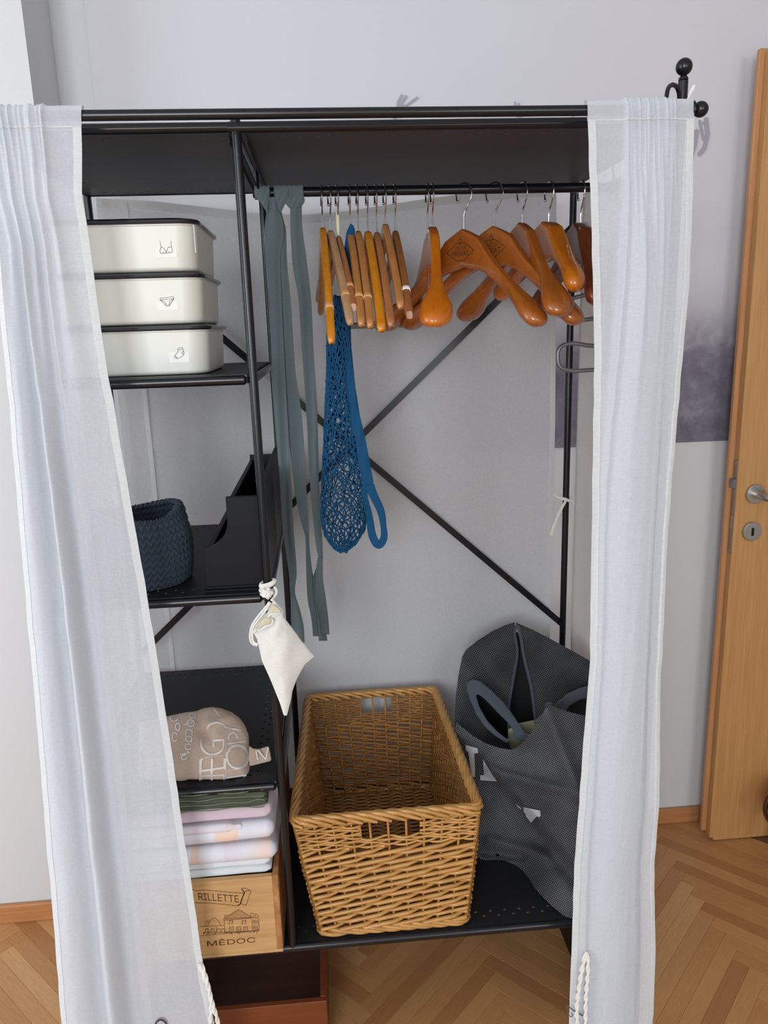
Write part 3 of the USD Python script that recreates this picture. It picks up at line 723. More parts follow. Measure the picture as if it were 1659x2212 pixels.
for i, (kind, lab) in enumerate((('sock', 'bottom cream enamel box with a sock drawing, standing on the shelf'), ('briefs', 'middle cream enamel box of the stack, with a briefs drawing'), ('bra', 'top cream enamel box of the stack, with a bra drawing'))):
    z0 = bz + i * .0785; dx = (0, -.003, -.005)[i]
    t = thing('storage_box', lab, 'box', 'stack of cream boxes with dark lids')
    x0, x1 = BX0 + dx, BX1 + dx
    rings = [ring_at(rrect(x0 + q, x1 - q, BY0 + q, BY1 - q, .030), z0 + zz) for q, zz in ((.016, 0), (.0075, .0009), (.0042, .0032), (.0028, .0072), (.0012, .040), (.0002, .0665), (-.0012, .0675), (-.0012, .0692), (.001, .0700))]
    obj('box_body', loft(rings), M['cream'], t, smooth=40)
    rings = [ring_at(rrect(x0 + q, x1 - q, BY0 + q, BY1 - q, .031), z0 + zz) for q, zz in ((.001, .0690), (-.0045, .0695), (-.0058, .0718), (-.0052, .0748), (-.003, .0765), (.004, .0772), (.006, .0785))]
    obj('lid', loft(rings), M['lid'], t, smooth=40)
    pu, pv, dr = drawings[kind]; c = at(pu, pv, BY0); yy = BY0 + .0018
    st = obj('sticker', box(c[0] - .0155, c[0] + .0155, yy - .0004, yy + .0016, c[2] - .0135, c[2] + .0150), M['sticker'], t, smooth=False)
    g = strokes([[(c[0] + a, c[2] + b) for a, b in ln] for ln in dr()], .00062)
    obj('line_drawing', prism(g, yy - .0008, yy - .0003), M['ink'], st, smooth=False)
    if kind == 'bra':
        a = at(417, 485, BY0)
        obj('tape_strip', box(a[0] - .0006, a[0] + .0012, yy - .0006, yy + .001, a[2] - .041, a[2]), M['hem'], t)


# ------------------------------------------------------------------ crocheted basket
def crochet():
    cx, cy, r, h, z0, wall = -.330, 1.318, .088, .118, Z2 + TOP, .010
    na, nz = 420, 130; cols, rows = 46, 9
    a = np.linspace(0, 2 * PI, na, endpoint=False)[:, None]; s = np.linspace(0, 1, nz)[None, :]
    rowp = s * rows; fr = rowp % 1.0
    colp = a / (2 * PI) * cols
    # two leaning lobes per stitch make the herringbone of single crochet
    lean = np.abs(((colp) % 1.0) - .5) * 2
    st = np.abs(np.sin(PI * (rowp - .55 * lean))) ** .7 * (np.abs(np.sin(PI * colp)) ** .55 * .6 + .4)
    bulge = .010 * np.sin(PI * np.clip(s, 0, 1)) ** .8 - .004 * s
    sag = .010 * (meshkit.fbm(np.stack([np.cos(a) * 1.5 + 0 * s, np.sin(a) * 1.5 + 0 * s, s * 2 + 0 * a], -1), 2, 4) - .5)
    R = r - .012 + bulge + sag + .0052 * st
    Zt = z0 + .001 + h * s + .007 * np.sin(a * 2 + .6) * s + .0022 * np.abs(np.sin(colp * PI)) * s ** 8
    out = np.stack([cx + R * np.cos(a), cy + R * np.sin(a) * .96, Zt], -1)
    Ri = R - wall; inn = np.stack([cx + Ri * np.cos(a), cy + Ri * np.sin(a) * .96, np.maximum(Zt - .0, z0 + .006)], -1)
    top = [.5 * (out[:, -1] + inn[:, -1]) + [0, 0, .0035]]
    rings = [out[:, k] for k in range(nz)] + top + [inn[:, k] for k in range(nz - 1, 3, -3)]
    t = thing('crochet_basket', 'dark navy crocheted yarn basket on the shelf beside the black organizer', 'basket')
    obj('basket_body', loft(rings), M['crochet'], t, smooth=True)
    # stitches of the rim
    n = 92; aa = np.linspace(0, 2 * PI, n, endpoint=False)
    k = (aa / (2 * PI) * na).astype(int) % na
    c = .5 * (out[k, -1] + inn[k, -1])
    P = np.stack([c[:, 0], c[:, 1], c[:, 2] + .002], -1)
    ring = smoothpath(P, 400, True); ph = np.arange(400) / 400 * 2 * PI * cols
    d = ring - [cx, cy, 0]; d[:, 2] = 0; d /= np.linalg.norm(d, axis=1, keepdims=True)
    obj('rim_stitches', [tube(ring + d * (.0045 * np.cos(ph + o))[:, None] + np.array([0, 0, 1]) * (.0030 * np.sin(ph + o))[:, None], .0026, 6, True) for o in (0, PI)], M['crochet'], t, smooth=True)


crochet()


# ------------------------------------------------------------------ black desk organizer on the same shelf
def organizer():
    t = thing('desk_organizer', 'black painted wooden file holder with scooped sides on the shelf', 'organizer')
    z0 = Z2 + TOP; xl, xr = -.2085, -.1135
    side = Polygon([(xl, z0 + .010), (xr, z0 + .010), (xr, 1.166), (-.167, 1.166), (-.167, 1.130)] + [(xl + .0415 * math.sin(a), 1.130 - .047 * math.cos(a)) for a in np.linspace(PI / 2, 0, 14)])
    for y in (1.228, 1.664):
        obj('side_panel', prism(side, y, y + .011), M['black_paint_wood'], t, smooth=25)
    obj('back_board', box(xr - .001, xr + .0105, 1.226, 1.677, z0 + .010, 1.1795, .0015), M['black_paint_wood'], t)
    obj('low_board', box(xl + .001, xl + .011, 1.2385, 1.6645, z0 + .010, 1.079, .001), M['black_paint_wood'], t)
    # the inner divider slopes like the scoop
    obj('divider', box(-.168, -.160, 1.239, 1.664, z0 + .010, 1.155, .001), M['black_paint_wood'], t)
    obj('base_board', box(xl, xr, 1.229, 1.674, z0 + .006, z0 + .014, .001), M['black_paint_wood'], t)
    obj('plinth', [box(xl - .005, xr + .0115, 1.2225, 1.679, z0, z0 + .0045, .0012), box(xl - .0025, xr + .0108, 1.225, 1.677, z0 + .0045, z0 + .0100, .0015)], M['black_paint_wood'], t)


organizer()


# ------------------------------------------------------------------ hangers
HK = .0015


def hook(stem, zn):
    """hanger hook in its own plane (s towards the front, z up); zn is where it leaves the wood, the rail is at s = 0"""
    zc = RZ + .0083 + HK - .0195; r = .0195
    P = [(r * math.cos(a), zc + r * math.sin(a)) for a in np.radians(np.linspace(212, -48, 30))]
    P += [(.0085, zc - .0215), (.0035, zc - .0275), (.0008, zc - .034), (0, zc - .040)] + [(0, z) for z in np.linspace(zc - .045, min(zn, zc - .047) - .004, 4)]
    return np.array(P)


def place(s, n, z, x, th):
    """s along the arm (front positive), n to the left of it, z height -> room"""
    c, d = math.cos(th), math.sin(th); s, n, z = map(np.asarray, (s, n, z))
    return np.stack([x + s * d - n * c, RY - s * c - n * d, z + 0 * s], -1)


def section(hh, hw, e, n=20):
    a = np.linspace(0, 2 * PI, n, endpoint=False); c, s = np.cos(a), np.sin(a)
    return np.sign(c) * np.abs(c) ** (2 / e) * hw, np.sign(s) * np.abs(s) ** (2 / e) * hh     # n, z


def put_hook(t, x, th, zn, name='hook'):
    P = hook(0, zn); Q = smoothpath(place(P[:, 0], 0 * P[:, 0], P[:, 1], x, th), 70)
    h = obj(name, tube(Q, HK, 8), M['steel'], t, label='polished steel hook')
    tip = trimesh.creation.icosphere(2, .0026); tip.apply_translation(Q[0]); obj('hook_tip', tip, M['steel'], h)
    return h


woods = {}


def hanger_wood(key, c1, c2, rough=.24, coat=.5):
    if key not in woods:
        woods[key] = mottled('hanger_wood_' + key, lin(*c1), lin(*c2), 30.0, rough + .1, 5.0, (.3, .7), (6, .8, 2), .02, .6, coat_weight=coat, coat_roughness=.05)
    return woods[key]


def flat_hanger(label, x, th, zn, tip, L, wood, notch=True, sleeve=False, hw=.0068, hmid=.0125, band=None):
    t = thing('flat_hanger', label, 'hanger', None)
    ss = np.r_[np.linspace(-1, 1, 61)]
    tilt = .125; drop = zn - tip - tilt * L
    rings = []
    for q in ss:
        a = abs(q); zt = zn - .004 - (drop - .014) * (a ** 1.12) - .006 * (1 - (1 - a) ** .5) * 0
        hh = np.interp(a, [0, .12, .5, .8, .93, 1], [.0145, .0155, hmid, .0100, .0090, .0062]); w_ = hw * np.interp(a, [0, .96, 1], [1, 1, .72])
        n_, z_ = section(hh, w_, 3.6, 16)
        bow = .004 * a ** 2
        rings.append(place(np.full(16, q * L), n_ + bow, zt - hh + z_ - tilt * q * L, x, th))
    rings = rings[::-1]
    obj('hanger_arms', loft(rings), wood, t, smooth=50)
    if notch:
        for sg in (1, -1):
            a = .76; zt = zn - .004 - (drop - .014) * (a ** 1.12); n_, z_ = section(.0107, hw + .0004, 3.6, 16); rr = []
            for a2 in (a - .010, a + .010):
                zt = zn - .004 - (drop - .014) * (a2 ** 1.22); hh = .0107
                rr.append(place(np.full(16, sg * a2 * L), n_ + .004 * a2 ** 2, zt + .0004 - hh + z_ - tilt * sg * a2 * L, x, th))
            obj('notch_band', loft(rr if sg < 0 else rr[::-1]), band or M['notch'], t)
    put_hook(t, x, th, zn + (.030 if sleeve else 0))
    if sleeve:
        obj('hook_sleeve', tube([place(0, 0, z, x, th) for z in np.linspace(zn - .003, zn + .041, 8)], [.0022, .0032, .0036, .0037, .0036, .0034, .003, .002], 12), M['sleeve'], t)


M['white_ring'] = plain('white_ring', lin(222, 216, 208), .4)
M['notch'] = mottled('raw_notch_wood', lin(196, 140, 78), lin(208, 152, 90), 40.0, .5)
Y_ = hanger_wood('amber', (196, 118, 22), (214, 140, 34)); P_ = hanger_wood('pale', (172, 130, 92), (188, 146, 106), .4, .1)
B_ = hanger_wood('tan', (172, 112, 58), (190, 130, 72)); R_ = hanger_wood('rosy', (160, 100, 58), (176, 116, 70)); K_ = hanger_wood('brown', (140, 84, 46), (160, 100, 56))
# x, angle, neck height, tip height, half length
for lab, x, th, zn, tip, L, wd, kw in (
    ('amber flat wooden hanger at the left end of the row, next to the scarves', .013, 2, 1.609, 1.405, .215, Y_, {}),
    ('pale raw wood flat hanger, second from the scarves', .027, 7, 1.604, 1.433, .205, P_, {}),
    ('thin brown flat hanger with a cream plastic sleeve on its hook', .0405, 6, 1.594, 1.456, .178, R_, {'sleeve': True, 'hw': .0058, 'hmid': .0105}),
    ('tan flat wooden hanger that the blue net bag hangs from', .0625, 2, 1.600, 1.430, .205, B_, {}),
    ('tan flat wooden hanger with pale notches, right beside the blue bag', .0765, 2, 1.602, 1.427, .205, B_, {}),
    ('broad amber flat wooden hanger in the middle of the flat ones', .094, 2, 1.601, 1.421, .208, Y_, {'notch': False, 'hw': .0080}),
    ('rosy brown flat wooden hanger without notches, right of the broad amber one', .110, 2, 1.599, 1.427, .205, R_, {'notch': False}),
    ('short tan flat wooden hanger with its neck highest of the row', .126, 3, 1.613, 1.456, .185, B_, {'notch': False}),
    ('brown flat wooden hanger with white rings on its arm, last of the flat ones', .144, 1, 1.601, 1.441, .200, K_, {'band': M['white_ring']})):
    flat_hanger(lab, x, math.radians(th), zn, tip, L, wd, **kw)


def coat_hanger(label, x, th, zn, drop, L, wood, logo=False, k=1.0, bow=.030, wide=None):
    t = thing('coat_hanger', label, 'hanger', None)
    N = 24
    qs = np.r_[-np.cos(np.linspace(0, PI / 2, 34)), np.cos(np.linspace(PI / 2, 0, 34))[1:]]

    A_ = [0, .10, .20, .28, .38, .50, .65, .80, .90, 1]
    kd = drop / .186
    def top(a): return zn - kd * np.interp(a, A_, [0, .009, .019, .040, .062, .083, .106, .127, .141, .150])
    def dims(a):
        hh = np.interp(a, A_, [.033, .031, .028, .0205, .0155, .0138, .0150, .0190, .0195, .0175]) * k
        ww = np.interp(a, [0, .3, .48, .60, .70, .80, .90, 1], wide or [.0095, .0092, .0090, .0120, .0195, .0275, .0290, .0280])
        e = np.interp(a, [0, .30, .5, .68, 1], [7, 6, 3.4, 2.2, 2.1])
        f = 1.0 if a < .84 else math.sqrt(max(1 - ((a - .84) / .1605) ** 2, .004))
        return hh * f, ww * f, e, 0.0
    rings = []
    for q in qs:
        a = abs(q); hh, ww, e, dn = dims(a); full = np.interp(a, A_, [.033, .031, .028, .0205, .0155, .0138, .0150, .0190, .0195, .0175]) * k
        n_, z_ = section(hh, ww, e, N); zt = top(a)
        rings.append(place(np.full(N, q * L), n_ + bow * a ** 1.5, zt - full - dn * .3 + z_, x, th))
    body = obj('hanger_body', loft(rings[::-1]), wood, t, smooth=50)
    put_hook(t, x, th, zn)
    if logo:
        def map_on(me):
            me = me.subdivide_to_size(.004) if False else me
            v = np.array(me.vertices); s, z = v[:, 0], v[:, 1]; a = np.abs(s) / L
            off = np.array([bow * q ** 1.5 + np.interp(q, [0, .3], [.0095, .0092]) + .0004 for q in a]) + v[:, 2]
            return trimesh.Trimesh(place(s, off, z, x, th), me.faces, process=False)
        zc = zn - .040
        dia = [(-.034, zc), (-.008, zc + .0155), (.008, zc + .0155), (.034, zc), (.008, zc - .0155), (-.008, zc - .0155), (-.034, zc)]
        dense = LineString(dia).segmentize(.004)
        shp = dense.buffer(.0008)
        knot = strokes([arc(0, zc + .0185, .0038, .0045, 0, 360, 16), arc(.0015, zc + .0235, .002, .0035, 90, 270, 8), [(0, zc + .015), (-.003, zc + .0125), (.002, zc + .011)]], .0012)
        P, T = tri_region(shp.union(knot), .0016); out = [map_on(trimesh.Trimesh(np.c_[P, np.zeros(len(P))], T, process=False))]
        for txt, hgt, zz, wid in (('UNION', .0062, zc + .0032, .030), ('PRIVAT', .0088, zc - .0075, .044)):
            tm = meshkit.text_mesh(txt, hgt, .0002, bold=txt == 'PRIVAT'); v = np.array(tm.vertices)
            sx = wid / (v[:, 0].max() - v[:, 0].min()); v[:, 0] = (v[:, 0] - v[:, 0].min()) * sx - wid / 2; v[:, 1] += zz
            tm = trimesh.Trimesh(v, tm.faces, process=False); vv, ff = trimesh.remesh.subdivide_to_size(tm.vertices, tm.faces, .004)
            out.append(map_on(trimesh.Trimesh(vv, ff, process=False)))
        obj('branded_mark', out, M['brand'], body, smooth=False, label='burnt diamond mark with lettering')


O_ = hanger_wood('orange', (188, 98, 14), (204, 114, 20), .24, .8); O2 = hanger_wood('chestnut', (152, 80, 24), (168, 94, 32), .24, .8); O3 = hanger_wood('mahogany', (104, 48, 24), (120, 58, 30))
for lab, x, th, zn, drop, L, wd, kw in (
    ('bright orange coat hanger turned edge-on, first of the broad-shouldered ones', .212, .5, 1.602, .187, .205, O_, {}),
    ('broad coat hanger whose diamond mark shows whole, second of the broad ones', .270, 36, 1.597, .186, .208, O2, {'logo': True}),
    ('broad coat hanger whose diamond mark is partly hidden, third of the broad ones', .326, 40, 1.601, .190, .205, O2, {'logo': True}),
    ('coat hanger with its glossy end lying over its neighbour, fourth of the broad ones', .377, 13, 1.606, .178, .205, O2, {}),
    ('short thick orange coat hanger, fifth of the broad ones', .427, 8, 1.607, .125, .185, O_, {'k': 1.05, 'wide': [.0165, .0165, .0162, .0162, .0172, .0190, .0200, .0195]}),
    ('dark reddish brown coat hanger next to the right curtain', .487, 0, 1.604, .150, .185, O3, {'k': 1.05, 'wide': [.0165, .0165, .0160, .0160, .0170, .0190, .0200, .0195]})):
    coat_hanger(lab, x, math.radians(th), zn, drop, L, wd, **kw)


def bar_hangers():
    t = thing('trouser_hanger', 'grey metal trouser hanger with bent bars, half behind the right curtain', 'hanger')
    y = 1.50
    P = [at(1300, 743, y), at(1250, 743, y), at(1222, 744, y), at(1209, 752, y), at(1205, 771, y), at(1210, 792, y), at(1224, 799, y), at(1252, 801, y), at(1310, 803, y)]
    obj('bent_bar', tube(smoothpath(P, 60), .0042, 12), M['grey_metal'], t)
    for a, b in (((1222, 648), (1300, 628)), ((1254, 692), (1300, 686))):
        obj('bar', rod(at(*a, y), at(*b, y), .0040, 12), M['grey_metal'], t)
    kn = trimesh.creation.icosphere(2, .0058); kn.apply_translation(at(1217, 590, 1.56)); obj('bar_knob', kn, M['grey_metal'], t)
    b = at(1305, 740, y); x = b[0] + .006
    obj('spine', bar(np.array([[x, y, 1.56], [x, y, 1.45], [x, y, at(1305, 803, y)[2] - .004]]), .010, .004, [0, 1, 0]), M['grey_metal'], t)
    hk = hook(0, 1.56); Q = np.stack([x + 0 * hk[:, 0], RY - hk[:, 0], hk[:, 1]], -1); Q = np.vstack([Q, [[x, RY + .01, 1.585], [x, y - .004, 1.57], [x, y, 1.558]]])
    obj('hook', tube(smoothpath(Q, 60), HK, 8), M['steel'], t)
    t = thing('clip_hanger', 'brown-grey bar hanger hanging behind the flat wooden hangers', 'hanger')
    y = 1.60
    a, b = at(748, 702, y), at(884, 690, y)
    obj('clamp_bar', box(a[0], b[0], y - .002, y + .006, a[2] - .008, a[2] + .004, .001), M['clamp'], t)
    obj('wire_bar', tube(smoothpath([at(752, 697, y - .004), at(790, 700, y - .004), at(830, 690, y - .004), at(878, 668, y - .004)], 24), .0018, 8), M['steel'], t)
    obj('wire_bar', tube(smoothpath([at(812, 711, y), at(822, 708, y), at(884, 672, y), at(910, 640, y)], 20), .0022, 8), M['clamp'], t)
    x = .203; hk = hook(0, 1.60); Q = np.stack([x + 0 * hk[:, 0], RY - hk[:, 0], hk[:, 1]], -1)
    Q = np.vstack([Q, [[x + .003, RY + .03, 1.55], [x + .003, RY + .08, 1.47], at(878, 668, y - .004)]])
    obj('hook', tube(smoothpath(Q, 70), HK, 8), M['steel'], t)


M['clamp'] = plain('brown_grey_clamp', lin(112, 100, 92), .45)
bar_hangers()


# ------------------------------------------------------------------ slate cloth strips knotted on the rail
def strips():
    t = thing('scarf', 'slate grey cotton scarves knotted on the rail and hanging in long strips', 'scarf')

    def strip(rows, y, name, amp=.004, waves=1.5, ph=0.0, twist=()):
        rows = np.array(rows, float); v = np.linspace(rows[0, 0], rows[-1, 0], 120)
        from scipy.interpolate import PchipInterpolator
        ul, ur = PchipInterpolator(rows[:, 0], rows[:, 1])(v), PchipInterpolator(rows[:, 0], rows[:, 2])(v)
        k = np.linspace(0, 1, 15)[:, None]
        U = ul + (ur - ul) * k; V = v[None, :] + 0 * k
        wd = (ur - ul)[None, :]
        yy = y + amp * np.sin(2 * PI * waves * k + ph + (V - 400) / 160) * np.clip(wd / 30, .3, 1) + .010 * np.clip(1 - wd / 24, 0, 1) * np.sin(PI * (k - .5))
        obj(name, sheet(at(U, V, yy), .0011), M['scarf'], t, smooth=True)
    strip([(426, 581, 600), (455, 577, 603), (475, 573, 610), (500, 571, 613), (560, 573, 606), (650, 582, 609), (800, 588, 616), (1000, 602, 627), (1150, 611, 634), (1240, 624, 640), (1275, 628, 636), (1320, 628, 648), (1360, 630, 656), (1388, 633, 657)], 1.450, 'hanging_strip', .004, 1.2)
    strip([(426, 590, 604), (460, 596, 608), (500, 602, 618), (560, 604, 620), (650, 604, 628), (800, 612, 638), (900, 618, 652), (1000, 630, 659), (1080, 640, 663), (1140, 654, 667), (1165, 660, 667), (1220, 661, 672), (1290, 664, 686), (1340, 673, 699), (1374, 676, 703)], 1.458, 'hanging_strip', .003, 1.0, 1.0)
    strip([(440, 628, 652), (470, 628, 652), (560, 632, 662), (650, 646, 672), (750, 652, 677), (900, 662, 685), (1000, 667, 687), (1100, 674, 691), (1180, 683, 696), (1210, 688, 697), (1250, 676, 697), (1290, 678, 694), (1330, 685, 700), (1384, 689, 707)], 1.452, 'hanging_strip', .004, 1.1, 2.0)
    strip([(1205, 686, 697), (1240, 682, 697), (1290, 680, 703), (1330, 690, 708), (1370, 694, 711)], 1.447, 'hanging_strip', .003, 1.0, .4)

    def wrap(u0, u1, name):
        x0, x1 = at(u0, 412, RY)[0], at(u1, 412, RY)[0]
        x = np.linspace(x0, x1, 14)[:, None]; a = np.linspace(-.6, PI + 1.0, 22)[None, :]
        r = .0106 + .0009 * np.sin(x * 700) + 0 * a
        obj(name, sheet(np.stack([x + 0 * a, RY - r * np.sin(a - .2), RZ - .0006 - r * np.cos(a - .2) * -1 * 1.0], -1), .001), M['scarf'], t, smooth=True)
    wrap(550, 583, 'rail_loop'); wrap(592, 655, 'rail_loop')
    fr = lambda P: np.full(len(P), RY - .0155)
    for ol, th_ in (([(550, 408), (583, 408), (581, 432), (577, 457), (574, 455), (562, 436), (552, 424)], .006), ([(592, 408), (626, 408), (621, 432), (614, 445), (606, 461), (600, 448), (595, 428)], .007),
                    ([(619, 424), (654, 421), (659, 431), (657, 438), (652, 445), (640, 451), (629, 454), (620, 444), (612, 434)], .016)):
        me, _ = cushion(ol, fr, th_, 4, .0012, 8, lambda P, d: .0018 * np.sin(P[:, 0] * .5 + P[:, 1] * .22))
        obj('knot', me, M['scarf'], t, smooth=True)


strips()


# ------------------------------------------------------------------ blue net bag
def net_bag():
    t = thing('net_bag', 'blue cotton net shopping bag hanging from a hanger, one handle loose', 'bag')
    rows = np.array([(640, 722, 746), (700, 708, 752), (760, 707, 757), (830, 706, 762), (880, 703, 768), (950, 700, 776), (1000, 697, 782), (1040, 695, 788), (1080, 693, 789), (1110, 693, 791), (1140, 697, 789), (1160, 704, 780), (1175, 713, 766), (1186, 726, 755), (1192, 737, 749)], float)
    Mc, Nr = 25, 56; y0 = 1.412
    v = 640 + (1192 - 640) * np.linspace(0, 1, Nr) ** .92
    ul, ur = np.interp(v, rows[:, 0], rows[:, 1]), np.interp(v, rows[:, 0], rows[:, 2])
    hd = np.interp(v, [640, 800, 1000, 1110, 1192], [.010, .016, .026, .034, .006])
    r2 = np.random.default_rng(5)

    def node(i, j):
        j = j % Mc; a = 2 * PI * (j + .5 * (i % 2)) / Mc + J[i, j]
        q = math.cos(a); uu = (ul[i] + ur[i]) / 2 + (ur[i] - ul[i]) / 2 * q * (1 if abs(q) < .99 else 1)
        return at(uu, v[i] + Jv[i, j], y0 - hd[i] * math.sin(a) * (.7 + .3 * math.sin(3 * a + i * .2)))
    J, Jv = r2.normal(0, .09, (Nr, Mc)), r2.normal(0, 2.6, (Nr, Mc))
    out = []
    for i in range(Nr - 1):
        for j in range(Mc):
            a = node(i, j)
            for b in ((node(i + 1, j), node(i + 1, j - 1)) if i % 2 == 0 else (node(i + 1, j), node(i + 1, j + 1))):
                mid = (a + b) / 2 + r2.normal(0, .0009, 3); out.append(tube([a, mid, b], .00125 + .0007 * np.clip((1020 - v[i]) / 150, 0, 1), 5))
    obj('net_body', out, M['blue'], t, smooth=True, kind='stuff')
    tip = trimesh.creation.icosphere(2, .0055); tip.apply_scale([1.3, 1, .7]); tip.apply_translation(at(743, 1189, y0)); obj('net_knot', tip, M['blue'], t)

    def band(ol, y, th_, name, amp=.002):
        me, _ = cushion(ol, depth_of(y), th_, 6, .001, 10, lambda P, d: amp * np.sin(P[:, 0] * .35 + P[:, 1] * .03)); obj(name, me, M['blue'], t, smooth=True)
    band([(757, 483), (763, 486), (767, 497), (765, 530), (759, 600), (757, 690), (759, 750), (768, 837), (778, 900), (790, 950), (800, 1005), (807, 1040), (804, 1056), (784, 1060), (775, 1000), (766, 945), (752, 870), (743, 800), (738, 730), (736, 680), (738, 620), (742, 550), (748, 502)],
         [(757, 485, 1.452), (757, 600, 1.44), (750, 740, 1.415), (765, 860, 1.395), (790, 1050, 1.39)], .006, 'shoulder_band')
    band([(722, 640), (741, 640), (746, 715), (741, 790), (728, 800), (712, 790), (706, 722), (714, 690)], [(725, 640, 1.425), (740, 700, 1.42), (725, 790, 1.41), (708, 730, 1.415)], .010, 'gathered_net', .004)
    loop = smoothpath([at(a, b, y) for a, b, y in ((799, 1048, 1.388), (812, 1080, 1.384), (824, 1108, 1.382), (829, 1142, 1.381), (827, 1168, 1.381), (818, 1177, 1.382), (808, 1166, 1.384), (801, 1140, 1.388), (796, 1108, 1.39), (790, 1082, 1.392), (786, 1052, 1.39))], 90)
    T, N, B = frames(loop, [0, 1, 0]); sway = np.linspace(0, 2 * PI, 90)
    Wd = B * np.cos(.3 * np.sin(sway * 1.5))[:, None] + N * np.sin(.3 * np.sin(sway * 1.5))[:, None]
    k = np.linspace(-.5, .5, 5)[None, :, None]
    wdt = np.interp(np.linspace(0, 1, 90), [0, .2, .35, .5, .6, .8, .9, 1], [.017, .015, .011, .015, .015, .014, .011, .014])
    obj('handle', sheet(loop[:, None] + k * (Wd * wdt[:, None])[:, None], .0012), M['blue'], t, smooth=True)


net_bag()


# ------------------------------------------------------------------ white drawstring pouch on the post
def pouch():
    t = thing('drawstring_pouch', 'small white cotton drawstring pouch tied to the middle post', 'pouch')
    fr = depth_of([(580, 1310, 1.186), (545, 1380, 1.172), (600, 1400, 1.160), (675, 1412, 1.180), (618, 1545, 1.176), (600, 1340, 1.170)])
    fold = lambda P, d: -.0035 * np.sin((P[:, 0] * .8 + P[:, 1] * .45 - 1000) * .16) * np.exp(-np.clip(P[:, 1] - 1330, 0, 400) / 55) - .010 * np.exp(-((P[:, 0] - 598 - (P[:, 1] - 1350) * .12) / 26) ** 2) + .004 * np.clip((P[:, 0] - 628) / 20, 0, 1) - .004 * np.exp(-np.abs(P[:, 0] - 572 - (P[:, 1] - 1380) * .22) / 5) * np.exp(-np.clip(P[:, 1] - 1350, 0, 400) / 40) - .004 * np.exp(-np.abs(P[:, 0] - 618 - (P[:, 1] - 1340) * .05) / 5) * np.exp(-np.clip(P[:, 1] - 1350, 0, 400) / 50) + .006 * (meshkit.fbm(np.c_[P / 28, 0 * d], 3, 15) - .5)
    me, _ = cushion([(547, 1366), (552, 1355), (560, 1348), (570, 1336), (578, 1322), (579, 1312), (586, 1304), (594, 1303), (604, 1312), (611, 1324), (612, 1332), (628, 1352), (652, 1385), (679, 1418), (658, 1436), (641, 1467), (631, 1495), (629, 1510), (620, 1546), (613, 1546), (605, 1520), (585, 1470), (566, 1428), (560, 1400), (555, 1380)], fr, .014, 4.5, .0015, 16, fold)
    b = obj('pouch_body', me, M['canvas'], t, smooth=True)
    # gathered mouth: a wavy lip with the opening behind it
    lip = smoothpath([at(a, c_, y) for a, c_, y in ((548, 1366, 1.171), (556, 1360, 1.163), (565, 1359, 1.160), (574, 1353, 1.158), (588, 1347, 1.157), (590, 1340, 1.160), (582, 1336, 1.163), (581, 1330, 1.160), (592, 1326, 1.157), (603, 1325, 1.159), (611, 1323, 1.166), (603, 1311, 1.176), (593, 1303, 1.182), (584, 1306, 1.186), (584, 1318, 1.183), (576, 1326, 1.181), (567, 1336, 1.179), (558, 1347, 1.177))], 90, True)
    obj('mouth_hem', tube(lip, .0017, 7, True, up=[0, 1, 0]), M['canvas'], b, smooth=True)
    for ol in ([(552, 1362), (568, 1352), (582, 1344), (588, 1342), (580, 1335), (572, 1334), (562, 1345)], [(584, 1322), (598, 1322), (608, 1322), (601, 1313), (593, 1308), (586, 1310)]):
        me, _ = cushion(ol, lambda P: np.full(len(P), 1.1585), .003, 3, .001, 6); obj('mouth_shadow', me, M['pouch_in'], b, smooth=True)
    y = 1.172
    for px in ([(582, 1300), (571, 1315), (556, 1333), (544, 1352), (540, 1372), (543, 1388), (556, 1394)], [(584, 1302), (573, 1320), (559, 1338), (547, 1356), (545, 1374), (549, 1388), (557, 1391)], [(586, 1294), (594, 1302), (601, 1310)]):
        obj('drawstring', tube(smoothpath([at(a, c_, y + .004) for a, c_ in px], 40), .0017, 8), M['cord'], t)
    # knot around the post
    k = []
    for i, (dz, rr, tilt) in enumerate(((1.0275, .0112, .25), (1.019, .0118, -.3), (1.011, .0112, .2), (1.0225, .0125, .6))):
        k.append(tube([(XM + rr * math.cos(a), YF + rr * math.sin(a), dz - .003 + tilt * rr * math.cos(a)) for a in np.linspace(0, 2 * PI, 24, endpoint=False)], .0030, 8, True))
    c0 = at(577, 1281, YF - .022)
    for s in range(5):
        a = s * 1.3; k.append(tube(smoothpath([c0 + [.009 * math.cos(a), .0, .007 * math.sin(a)], c0 + [.003 * math.cos(a + 2), -.005, .004 * math.sin(a + 2)], c0 + [-.008 * math.cos(a + .5), 0, -.009 * math.sin(a + .5)]], 12), .0028, 8))
    k.append(tube(smoothpath([at(592, 1268, 1.19), at(597, 1280, 1.19), at(592, 1290, 1.19), at(586, 1298, 1.19)], 16), .0022, 8))
    obj('knot', k, M['cord'], t, smooth=True)


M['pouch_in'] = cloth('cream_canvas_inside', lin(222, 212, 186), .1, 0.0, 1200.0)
pouch()


